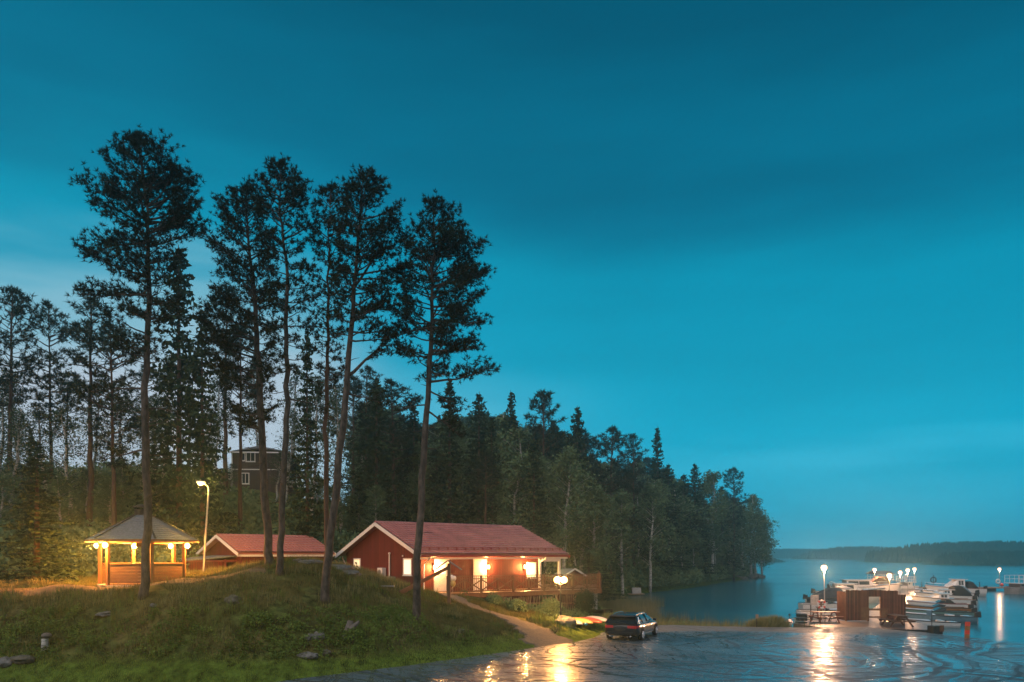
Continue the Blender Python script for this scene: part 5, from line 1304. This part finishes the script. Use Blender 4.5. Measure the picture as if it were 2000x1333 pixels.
q = P(1953,1136,116.5); lr = empty('lifebuoy', (q.x-.4, q.y, ZD), 0, 'white and red lifebuoy box on the single cross-pier lamp', 'lifebuoy')
MB().tube([(.0+.27*math.cos(R(a)), -.2, q.z-ZD+.27*math.sin(R(a))) for a in range(0,361,24)], .11, 6, False).build('ring', M['gelcoat'], lr); MB().ball((.6,-.15,q.z-ZD-.5), .25, 8, 6).build('fender', M['ringred'], lr)
# small white jetty boat in the reeds, far shore rocks
q = P(1228,1163,104); jb = empty('small_jetty', (q.x, q.y, WZ), R(10), 'short pale landing stage behind the reeds on the far shore', 'jetty')
MB().bb(-4,2,-.5,.5,.1,.25).build('jetty_floor', M['stick'], jb); MB().loft([[(x_,y_,z_) for y_,z_ in ((-.3,.25),(.3,.25),(.2,1.0),(-.2,1.0))] for x_ in (.4,1.6)]).build('upturned_dinghy', M['greymetal'], jb)

# ------------------------------------------------------------ boats
def boat(px, Y, L_, B, label, hull='gelcoat', rz=-18, cabin=None, cover=None, wind=False, outboard=True, arch=False, h=.75, stripe=None, cat='motorboat', group='boats moored along the pier', flip=False, rail_=False, seats=False):
    "px = bow position in the photo; the hull runs to the right (or left when flip)"
    X = (px-1000)/F*Y; th = R(rz)+(math.pi if flip else 0)
    o = empty('motorboat' if cat == 'motorboat' else cat.replace(' ', '_'), (X, Y, WZ), th, label, cat, group)
    n = 12; rings = []; dk_ = []
    hb = lambda t: B/2*(1-max(0, (.55-t)/.55)**2.0*.97) if t < .55 else B/2*(1-.10*((t-.55)/.45))
    sh_ = lambda t: h*(1.0+.35*(1-t)**2)
    for i in range(n+1):
        t = i/n; x = t*L_ ; b = hb(t); z = sh_(t); x0 = x+(-.12*L_*0 if i else 0)
        ke = -.25 if i else .25
        rings.append([(x-(.18*L_*.3*(1-t)**3), b, z), (x, b*.93, z*.55), (x+(.06*L_ if i == 0 else 0), b*.75, -.02), (x+(.1*L_ if i == 0 else 0), 0, ke), (x+(.06*L_ if i == 0 else 0), -b*.75, -.02), (x, -b*.93, z*.55), (x-(.18*L_*.3*(1-t)**3), -b, z)])
    hl = MB().loft(rings, closed=False, caps=False); hl.add([rings[-1][k] for k in range(7)], [tuple(range(7))]); H_ = hl.build('hull', M[hull], o, smooth=True)
    rub = MB()
    for sy in (0, 6): rub.tube([r[sy] for r in rings], .035, 5)
    rub.build('gunwale', M[stripe or 'darkmetal'], H_)
    fd = MB(); m_ = 6 if not cabin else 9
    fd.loft([[(rings[i][0][0], hb(i/n)*.97, sh_(i/n)+.0), (rings[i][0][0], 0, sh_(i/n)+.10), (rings[i][0][0], -hb(i/n)*.97, sh_(i/n)+.0)] for i in range(m_)], closed=False, caps=False)
    fd.build('foredeck', M['gelcoat' if hull != 'varnish' else 'varnish'], o)
    MB().add([(L_*.35, hb(.4)*.9, h*.45), (L_*.99, hb(1)*.9, h*.45), (L_*.99, -hb(1)*.9, h*.45), (L_*.35, -hb(.4)*.9, h*.45)], [(0,1,2,3)]).build('cockpit_floor', M['concrete'], o)
    if cabin:
        x0, x1, ch = cabin; zb = h*.98; w0 = hb(x0/L_)*.72; w1 = hb(x1/L_)*.85
        C_ = MB().loft([[(x0, w0*.9, zb), (x0, -w0*.9, zb), (x0+.25, -w0*.8, zb+ch*.35), (x0+.25, w0*.8, zb+ch*.35)],
                        [(x0+.75, w1, zb), (x0+.75, -w1, zb), (x0+.75+ch*.45, -w1*.85, zb+ch), (x0+.75+ch*.45, w1*.85, zb+ch)],
                        [(x1, w1, zb), (x1, -w1, zb), (x1, -w1*.85, zb+ch), (x1, w1*.85, zb+ch)]]).build('cabin', M['gelcoat'], o)
        MB().bb(x0+.8, x1+.35, -w1*.92, w1*.92, zb+ch+.003, zb+ch+.07).build('roof', M['gelcoat'], C_)
        for sy in (-1, 1):
            xs_ = x0+.75+ch*.45; ww = (x1-xs_-.2)
            for k in range(2):
                a_ = xs_+.08+k*ww/2; b_ = a_+ww/2-.08
                MB().loft([[(x, sy*(w1*.97)-sy*.0, zb+ch*.42), (x, sy*(w1*.88), zb+ch*.88), (x, sy*(w1*.88+.02), zb+ch*.88), (x, sy*(w1*.97+.02), zb+ch*.42)] for x in (a_, b_)]).build('window', M['glass'], C_)
        MB().loft([[(x0+.82+ch*.16, y, zb+ch*.45), (x0+.72+ch*.42, y, zb+ch*.92), (x0+.70+ch*.40, y, zb+ch*.93), (x0+.79+ch*.14, y, zb+ch*.45)] for y in (-w1*.75, w1*.75)]).build('windscreen', M['glass'], C_)
    if wind:
        x = L_*.42; w = hb(.45)*.85
        MB().loft([[(x+.5, w, h+.02), (x+.85, w*.9, h+.27), (x+.9, w*.9, h+.27), (x+.55, w, h+.02)], [(x, w*.6, h+.1), (x+.45, w*.55, h+.32), (x+.5, w*.55, h+.32), (x+.05, w*.6, h+.1)],
                   [(x, -w*.6, h+.1), (x+.45, -w*.55, h+.32), (x+.5, -w*.55, h+.32), (x+.05, -w*.6, h+.1)], [(x+.5, -w, h+.02), (x+.85, -w*.9, h+.27), (x+.9, -w*.9, h+.27), (x+.55, -w, h+.02)]]).build('windscreen', M['glass'], o)
    if cover:
        x0, x1, ch, mm = cover; w = hb(.8)*.95
        MB().loft([[(x0, w, h*.95), (x0+.25, w*.8, h+ch*.85), (x0+.3, 0, h+ch), (x0+.25, -w*.8, h+ch*.85), (x0, -w, h*.95)],
                   [((x0+x1)/2, w, h*.9), ((x0+x1)/2, w*.85, h+ch*.9), ((x0+x1)/2, 0, h+ch*1.02), ((x0+x1)/2, -w*.85, h+ch*.9), ((x0+x1)/2, -w, h*.9)],
                   [(x1, w*.95, h*.85), (x1-.2, w*.8, h+ch*.25), (x1-.3, 0, h+ch*.45), (x1-.2, -w*.8, h+ch*.25), (x1, -w*.95, h*.85)]]).build('canvas_cover', M[mm], o)
    if outboard:
        e = MB().loft([[(L_+.05, -.13, h*.9), (L_+.05, .13, h*.9), (L_+.05, .12, h+.27), (L_+.05, -.12, h+.27)], [(L_+.50, -.13, h*.8), (L_+.50, .13, h*.8), (L_+.46, .1, h+.38), (L_+.46, -.1, h+.38)]]).build('outboard_motor', M['blackplastic'], o, bevel=.03)
        MB().beam((L_+.2,0,h*.8),(L_+.22,0,-.3),.1,.16).build('drive_leg', M['greymetal'], e)
    if arch: MB().tube([(L_*.72, hb(.7)*.9, h), (L_*.75, hb(.7)*.8, h+1.0), (L_*.76, 0, h+1.12), (L_*.75, -hb(.7)*.8, h+1.0), (L_*.72, -hb(.7)*.9, h)], .04, 6).build('radar_arch', M['gelcoat'], o)
    if rail_:
        mb = MB()
        for sy in (0, 6):
            pts = [(r[sy][0], r[sy][1]*.9, r[sy][2]+.38) for r in rings[:6]]; mb.tube(pts, .018, 5)
            for r in rings[1:6]: mb.tube([(r[sy][0], r[sy][1]*.93, r[sy][2]), (r[sy][0], r[sy][1]*.9, r[sy][2]+.38)], .012, 4)
        mb.build('bow_rail', M['chrome'], o)
    if seats:
        MB().bb(L_*.6, L_*.68, -.5,.5, h*.45, h+.12).bb(L_*.84,L_*.95,-.6,.6,h*.45,h+.02).build('seat', M['gelcoat'], o)
    return o
# right-hand side, near to far
boat(1776,58.4,3.3,1.4,'small white rowing boat nearest the quay, right of the dark picnic table',h=.42,rz=-8,outboard=False,cat='rowing boat',seats=True)
boat(1770,62.5,4.9,1.7,'low open boat with a blue-grey hull, second from the quay on the right','bluehull',h=.55,rz=-10,seats=True)
boat(1769,66.5,5.0,1.8,'open boat with a green-grey hull and windscreen, right side of the pier','greenhull',h=.6,rz=-10,wind=True)
boat(1772,71,5.0,1.9,'varnished wooden boat glowing orange in the lamp light','varnish',h=.62,rz=-9,wind=True)
boat(1777,75.5,5.3,2.0,'sleek white motorboat with a dark red side stripe, above the wooden boat',h=.7,rz=-10,wind=True,stripe='maroon',cover=(2.7,3.9,.45,'blackcanvas'))
boat(1785,80.5,5.4,2.2,'white motorboat with big outboard and low cabin, middle of the right row',h=.85,rz=-10,cabin=(1.2,3.0,.55),stripe='brownwood')
boat(1792,86,5.6,2.4,'white cruiser with a large black canvas hood',h=.95,rz=-10,cabin=(1.3,3.1,.6),cover=(3.2,5.2,1.05,'blackcanvas'),rail_=True)
boat(1806,93,5.4,2.3,'white motorboat squeezed between the hooded cruiser and the cabin boat',h=.9,rz=-10,wind=True,cover=(3.4,4.8,.8,'bluehull'))
boat(1812,103,6.6,2.6,'white cabin boat with wheelhouse windows, farthest in the right row',h=1.0,rz=-10,cabin=(2.0,4.1,1.15),cover=(4.3,5.8,.9,'blackcanvas'),stripe='maroon',rail_=True)
# left-hand side
boat(1650,60.5,3.6,1.5,'white dinghy moored behind the lifebuoy',h=.45,rz=-4,flip=True,seats=True,outboard=False,cat='rowing boat')
boat(1660,67,4.2,1.8,'white open boat left of the plank gate, behind the dinghy',h=.6,rz=-6,flip=True,wind=True,outboard=False)
boat(1672,74,5.0,2.1,'white boat with dark transom and outboard, left of the plank gate',h=.75,rz=-6,flip=True,wind=True,stripe='navy',outboard=False)
boat(1690,81,5.6,2.4,'boat under a dark navy canvas cover, outermost on the left side',hull='navy',h=.9,rz=-8,flip=True,cover=(2.2,5.2,1.0,'navy'))
boat(1722,88,7.0,2.8,'large white cruiser with radar arch, rising behind the plank gate',h=1.2,rz=-8,flip=True,cabin=(2.0,5.0,.9),arch=True,rail_=True)
boat(1752,95,7.5,2.8,'long white cruiser with a brown side window band behind the gate',h=1.4,rz=-8,flip=True,cabin=(2.2,6.0,.9),stripe='browncanvas',rail_=True)
boat(1758,103,5.5,2.4,'boat with a brown tent-shaped canvas, right of the maroon cabin boat',h=1.0,rz=-8,flip=True,cover=(1.5,4.4,1.5,'browncanvas'))
# maroon cabin boat
def houseboat(px, Y, L_, W_, h1, h2, m1, m2, label, rz=0):
    X = (px-1000)/F*Y; o = empty('houseboat', (X, Y, WZ), R(rz), label, 'houseboat')
    rings = [[(x, w, z) for w, z in ((W_/2*f, .9), (W_/2*f*.85, -.2), (-W_/2*f*.85, -.2), (-W_/2*f, .9))] for x, f in ((-L_/2, .5), (-L_/2+.8, .95), (L_/2-.5, 1), (L_/2, .9))]
    MB().loft(rings).build('hull', M[m1], o)
    c = MB().bb(-L_/2+1, L_/2-.8, -W_/2+.3, W_/2-.3, .9, .9+h1).build('cabin', M[m2], o)
    mb = MB()
    for i in range(5):
        x = -L_/2+1.2+i*(L_-2.4)/5; mb.bb(x, x+(L_-2.4)/5*.8, -W_/2+.27, -W_/2+.3, .9+h1*.45, .9+h1*.85)
    mb.build('window', M['glass'], c)
    MB().bb(-L_/2+.5, L_/2-.4, -W_/2, W_/2, .9+h1+.003, 1.0+h1).build('roof', M['gelcoat'], o)
    ra = MB(); z0 = 1.0+h1
    for x in np.linspace(-L_/2+.6, L_/2-.5, 6):
        for y in (-W_/2+.05, W_/2-.05): ra.tube([(x, y, z0), (x, y, z0+h2)], .035, 5)
    for y in (-W_/2+.05, W_/2-.05):
        for zz_ in (.5, 1): ra.tube([(-L_/2+.6, y, z0+h2*zz_), (L_/2-.5, y, z0+h2*zz_)], .035, 5)
    ra.build('roof_railing', M['gelcoat'], o)
    return o, z0
o, z0 = houseboat(1719,112,3.4,2.6,1.0,.7,'maroon','maroon','maroon cabin boat with a peaked grey canopy, topmost of the left boats',8)
o.scale = (1,1,.95)
MB().loft([[(x, y*w, z0+.75+z) for y, z in ((-1.3,0),(0,.45),(1.3,0))] for x, w in ((-1.5,1),(0,1.05),(1.5,1))]).build('canopy', M['greyroofing'], o)
houseboat(1769,114,2.6,2.4,.45,.75,'gelcoat','gelcoat','white boat with an open railed top deck, at the far end of the pier',5)
houseboat(1999,108,4.6,2.8,.5,1.0,'greyhull','greyhull','grey houseboat cut off by the right edge of the photo',4)

# ------------------------------------------------------------ rocks, stump, hydrant-like post
def rock(px, py, Y, sx, sy, sz, label, m='mossrock', sink=.62, seed=0, group=None):
    q = P(px, py, Y); g = gz(q.x, Y); bm = bmesh.new(); bmesh.ops.create_icosphere(bm, subdivisions=3, radius=1)
    rr = np.random.default_rng(seed+int(px)); off = rr.uniform(0, 50)
    for v in bm.verts:
        c = v.co; k = 1+.5*float(vnoise([c.x*1.3+off], [c.y*1.3+c.z*1.7], .9, 3)[0])+.25*float(vnoise([c.x*3+off], [c.y*3-c.z*2], .9, 5)[0])
        v.co = Vector((c.x*sx*k, c.y*sy*k, c.z*sz*k))
    me = bpy.data.meshes.new('rock'); bm.to_mesh(me); bm.free(); o = link('rock', me, M[m]); o.location = (q.x, Y, max(g, WZ-.1)+sz*(.5-sink)); o.rotation_euler = (0,0,rr.uniform(0,6))
    return tag(o, label, 'rock', group)
rock(1106,1224,45.2,.62,.6,.42,'grey boulder carrying the twin lamp',m='rock',sink=.2)
rock(45,1285,31.4,.5,.35,.2,'flat mossy boulder at the bottom left of the bank')
rock(8,1290,31.2,.35,.3,.22,'small pale stone at the left edge of the photo',m='rock')
rock(300,1182,33.6,.16,.14,.12,'small pale stone just below the foot of the tallest pine',m='rock')
rock(205,1192,33.6,.5,.35,.12,'flat grey slab bedded in the bank left of the tallest pine',m='rock')
rock(455,1182,34.0,.33,.3,.26,'mossy stone on the bank below the pine pair')
rock(622,1264,32.8,.3,.25,.2,'pale stone low on the bank, upper one of the cluster',m='rock')
rock(606,1272,32.6,.26,.2,.14,'pale stone just left of the cluster of three',m='rock')
rock(637,1290,32.3,.22,.2,.14,'small stone at the right of the low cluster')
rock(600,1303,31.8,.42,.25,.14,'flat pale stone at the foot of the bank by the lawn',m='rock')
rock(590,1090,40.4,.8,.5,.13,'bare grey rock slab on top of the mound',m='rock',sink=.35)
rock(607,1097,39.6,.55,.5,.14,'bare grey rock right of the mound top',m='rock',sink=.35)
rock(660,1115,42.5,.8,.9,.25,'long grey rock outcrop on the right flank of the mound',m='rock',sink=.3)
rock(676,1128,41.6,.7,.6,.2,'lower end of the rock outcrop on the mound flank',m='rock',sink=.35)
rock(900,1203,37.6,.22,.2,.13,'stone beside the path right of the rightmost pine',m='rock')
for i, (px0, py0, Y, sx) in enumerate([(1290,1148,146,2.6),(1330,1144,154,3.0),(1366,1142,160,2.4),(1402,1140,166,3.4),(1432,1138,171,3.2),(1462,1135,177,2.6),(1250,1152,124,2.0),(1482,1132,182,2.0)]):
    sx_x = (px0-1000)/F*Y
    o = rock(px0,py0,Y,sx,1.6,.9,'pale rock slab along the shore of the headland',m='rock',sink=.35,group='shore rocks of the headland'); o.location.x = min(sx_x, shore_x(Y)+.6); o.location.z = WZ+.15
# dead stump on the bank
q = P(685,1228,33.4); stp = empty('tree_stump', (q.x, q.y, gz(q.x, q.y)), 0, 'dark broken stump with a fallen split log on the bank', 'stump')
MB().tube([(-.1,0,-.2),(-.1,.05,.2),(-.02,.05,.62)], [.26,.2,.12], 9).build('stump', M['stump'], stp, smooth=True)
MB().tube([(-.25,-.3,-.1),(.05,-.2,.3),(.38,-.1,.62)], [.1,.13,.06], 7).build('split_log', M['stump'], stp)
q = P(88,1258,32.0); cs = empty('birch_stump', (q.x, q.y, gz(q.x, q.y)), 0, 'short pale birch stump with a mossy top low on the left bank', 'stump')
MB().tube([(0,0,-.2),(0,0,.42)], [.16,.13], 10).build('stump', M['birchbark'], cs); MB().ball((.06,0,.55), .2, 10, 6, (1,1,.6)).build('moss_cap', M['stump'], cs)
# bushes by the deck
def bush(px, py, Y, r, h, label, m='leaf', n=1500, size=.13):
    q = P(px, py, Y); g = gz(q.x, Y); rg_ = np.random.default_rng(int(px)); root = empty('bush', (q.x, Y, g), 0, label, 'bush')
    p = unit(rg_.normal(size=(n,3)))*(rg_.uniform(.2,1,n)**.45)[:,None]*np.array([r,r,h/2])*(1+.25*rg_.normal(size=(n,1))*.6); p[:,2] += h/2
    V, Fc = leaves(p, size, rg_, asp=.5); link('foliage', np_mesh('foliage', V, Fc, M[m]), None, root)
    mb = MB()
    for k in range(5): a = R(72*k); mb.tube([(0,0,-.1),(math.cos(a)*r*.6, math.sin(a)*r*.6, h*.7)], [.03,.01], 4, False)
    mb.build('stems', M['bark'], root)
bush(1143,1200,54.6,.75,1.7,'dark upright bush in front of the deck posts','spruce',2600)
bush(1010,1205,48.6,.6,.8,'green bush below the deck left of the leaning sticks')
bush(1075,1195,50.0,.7,1.1,'bush growing up through the stick fence near the lamp')
bush(965,1182,49.2,.5,.6,'low bush beside the top of the gravel path')
bush(690,1245,33.0,.5,.6,'bright green bush right of the dark stump','fern',900,.1)
bush(505,1240,32.6,.6,.6,'leafy bush in the middle of the bank','fern',1000,.1)
bush(1083,1240,42.4,.3,.35,'dry little bush on the gravel mound','straw',300,.07)

# ------------------------------------------------------------ far shores across the lake
def far_shore(name, px0, px1, Y, depth, prof, n, label, seed, tmin=8, tmax=15):
    "wooded land across the water: low ground plus countless small conifers"
    rr = np.random.default_rng(seed); k = (px1-px0)/F*Y
    x0 = (px0-1000)/F*Y; x1 = (px1-1000)/F*Y
    pt = rr.uniform(0,1,n); dy = rr.uniform(0,1,n)**1.3*depth
    X = x0+(x1-x0)*pt; Yy = Y+dy
    topy = np.interp(pt, [p[0] for p in prof], [p[1] for p in prof])
    top = CZ-(topy-HY)/F*Y                       # height of the tree tops
    edge = np.clip(dy/(depth*.45), .25, 1)
    H = rr.uniform(.72, 1.03, n)**1
    ttop = (top-WZ)*H*np.clip(edge+.15, 0, 1)+WZ
    base = np.maximum(WZ, ttop-rr.uniform(tmin, tmax, n)); w = (ttop-base)*.22+.6
    m = 5; V = []; a = np.arange(m)*2*np.pi/m
    ring = np.stack([X[:,None]+np.cos(a)*w[:,None], Yy[:,None]+np.sin(a)*w[:,None], base[:,None]+0*a], -1)
    mid = np.stack([X[:,None]+np.cos(a+.5)*w[:,None]*.62, Yy[:,None]+np.sin(a+.5)*w[:,None]*.62, (base+(ttop-base)*.5)[:,None]+0*a], -1)
    tip = np.stack([X, Yy, ttop], -1)[:,None,:]
    V = np.concatenate([ring, mid, tip], 1).reshape(-1,3); o_ = (np.arange(n)*(2*m+1))[:,None]
    F3 = []
    for j in range(m):
        j2 = (j+1) % m
        F3 += [np.c_[o_+j, o_+j2, o_+m+j2], np.c_[o_+j, o_+m+j2, o_+m+j], np.c_[o_+m+j, o_+m+j2, o_+2*m]]
    tag(link(name, np_mesh(name, V, np.concatenate(F3), M['spruce']), None), label, 'forest', kind='stuff')
    # land under it
    gx_ = np.linspace(x0-k*.06, x1+k*.06, 40); gy_ = np.linspace(Y-6, Y+depth+10, 12); XX, YY = np.meshgrid(gx_, gy_)
    tt = (XX-x0)/(x1-x0); tp = CZ-(np.interp(tt, [p[0] for p in prof], [p[1] for p in prof])-HY)/F*Y
    ZZ = WZ-1+np.clip((YY-Y+6)/8, 0, 1)*np.clip(np.minimum(tt+.06, 1.06-tt)*30, 0, 1)*(1.3)+np.clip((YY-Y)/depth, 0, 1)*np.maximum(tp-WZ-14, 0)*.9
    nn = 40; i = (np.arange(11)[:,None]*nn+np.arange(39)[None,:]).ravel()
    tag(link('hill', np_mesh('hill', np.c_[XX.ravel(), YY.ravel(), ZZ.ravel()], np.c_[i, i+1, i+nn+1, i+nn], bpy.data.materials['ground_grass_moss'], True), None), kind='structure')
far_shore('far_forest', 1480, 1700, 1150, 160, [(0,1074),(.25,1071),(.5,1070),(.8,1071),(1,1073)], 3600, 'farthest pale wooded shore at the horizon, left half', 1)
far_shore('far_forest', 1632, 1905, 830, 130, [(0,1088),(.12,1074),(.35,1064),(.55,1066),(.8,1069),(1,1071)], 3400, 'wooded hill across the lake in the middle of the horizon', 2)
far_shore('far_forest', 1835, 2250, 500, 110, [(0,1074),(.06,1070),(.2,1060),(.35,1053),(.6,1052),(1,1058)], 3600, 'dark wooded shore at the right, behind the islet', 3)
far_shore('far_forest', 1917, 2150, 385, 45, [(0,1092),(.08,1078),(.3,1074),(.7,1074),(1,1080)], 1500, 'low dark wooded islet at the right edge', 4, 4, 8)
far_shore('far_forest', 1440, 1533, 560, 70, [(0,1066),(.5,1068),(.8,1076),(1,1090)], 700, 'small wooded point seen past the tip of the headland', 5, 5, 11)

# ------------------------------------------------------------ sky, light, air, camera
w = bpy.data.worlds.new('World'); S.world = w; w.use_nodes = True
N = w.node_tree.nodes; L = w.node_tree.links; bg = N['Background']
tc = N.new('ShaderNodeTexCoord'); sp_ = N.new('ShaderNodeSeparateXYZ'); L.new(tc.outputs['Generated'], sp_.inputs[0])
def MA(op, *a):
    n = N.new('ShaderNodeMath'); n.operation = op
    for i, q in enumerate(a):
        if isinstance(q, (int, float)): n.inputs[i].default_value = q
        else: L.new(q, n.inputs[i])
    return n.outputs[0]
def mixc(f, a, b, mode='MIX'):
    n = N.new('ShaderNodeMix'); n.data_type = 'RGBA'; n.blend_type = mode
    if isinstance(f, (int, float)): n.inputs[0].default_value = f
    else: L.new(f, n.inputs[0])
    for s_, q in ((6, a), (7, b)):
        if isinstance(q, tuple): n.inputs[s_].default_value = (*q, 1)
        else: L.new(q, n.inputs[s_])
    return n.outputs[2]
def smooth(v, a, b):
    n = N.new('ShaderNodeMapRange'); n.interpolation_type = 'SMOOTHSTEP'; L.new(v, n.inputs[0]); n.inputs[1].default_value = a; n.inputs[2].default_value = b
    return n.outputs[0]
x, y, z = sp_.outputs
# long soft cloud streaks
mp = N.new('ShaderNodeMapping'); mp.inputs['Scale'].default_value = (1.0,.6,5.5); mp.inputs['Rotation'].default_value = (0,R(12),0); L.new(tc.outputs['Generated'], mp.inputs[0])
cl = N.new('ShaderNodeTexNoise'); cl.inputs['Scale'].default_value = 1.5; cl.inputs['Detail'].default_value = 5; cl.inputs['Roughness'].default_value = .5; L.new(mp.outputs[0], cl.inputs['Vector'])
zz_ = MA('ADD', z, MA('MULTIPLY', MA('SUBTRACT', cl.outputs[0], .5), .30))
zz_ = MA('ADD', zz_, MA('MULTIPLY', MA('MAXIMUM', x, -.35), .11))
base = ramp(N, [(0,(.22,.98,1.30)),(.06,(.08,.66,.93)),(.16,(.002,.42,.64)),(.32,(.0,.29,.455)),(.44,(.0,.165,.285)),(.56,(.0,.10,.18)),(1,(.0,.07,.12))])
L.new(zz_, base.inputs[0])
lm = MA('MULTIPLY', smooth(x, -.08, -.36), MA('MULTIPLY', smooth(zz_, .32, .18), smooth(y, 0, .3)))
lm = smooth(lm, 0, .7)
c = mixc(lm, base.outputs[0], mixc(smooth(zz_, .26, .13), (.20,.50,.64), (.52,.62,.73)))
# brighter pale patch round the middle, low above the wood
lm2 = MA('MULTIPLY', smooth(MA('ABSOLUTE', MA('ADD', x, .10)), .30, .0), MA('MULTIPLY', smooth(zz_, .26, .10), .22))
c = mixc(lm2, c, (.30,.55,.66))
# afterglow behind the viewer
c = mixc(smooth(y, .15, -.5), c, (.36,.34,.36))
# physical twilight sky laid lightly over it
sky = N.new('ShaderNodeTexSky'); sky.sky_type = 'NISHITA'; sky.sun_disc = False; sky.sun_elevation = R(2); sky.sun_rotation = R(215)
c = mixc(.001, c, sky.outputs[0])
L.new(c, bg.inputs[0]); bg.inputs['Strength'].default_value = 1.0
sun = bpy.data.lights.new('sun', 'SUN'); sun.energy = 1.4; sun.angle = R(50); sun.color = (1,.88,.83)
so = bpy.data.objects.new('sun', sun); COL.objects.link(so); so.rotation_euler = (R(42), 0, R(-35)); so.location = (-20,-20,40)

HAZE = 1
if HAZE:
    m = bpy.data.materials.new('haze'); m.use_nodes = True; nt = m.node_tree; nt.nodes.remove(nt.nodes['Principled BSDF'])
    v = nt.nodes.new('ShaderNodeVolumePrincipled'); v.inputs['Density'].default_value = .0010; v.inputs['Color'].default_value = (.6,.97,1,1); v.inputs['Anisotropy'].default_value = .78
    nt.links.new(v.outputs[0], nt.nodes['Material Output'].inputs['Volume'])
    tag(MB().bb(-1200,1400,-300,1380,-6,40).build('haze', m), kind='stuff')
cam = bpy.data.cameras.new('camera'); co = bpy.data.objects.new('camera', cam); COL.objects.link(co)
co.location = (0,0,CZ); co.rotation_euler = (R(90),0,0); cam.sensor_width = 36; cam.lens = F/2000*36
cam.shift_y = (HY-666.5)/2000; cam.clip_end = 8000; cam.clip_start = .1
S.camera = co
S.view_settings.view_transform = 'Standard'; S.view_settings.look = 'None'; S.view_settings.exposure = 0; S.view_settings.gamma = 1; S.view_settings.use_curve_mapping = False
S.cycles.max_bounces = 6; S.cycles.volume_bounces = 1; S.cycles.sample_clamp_indirect = 4; S.cycles.use_denoising = True
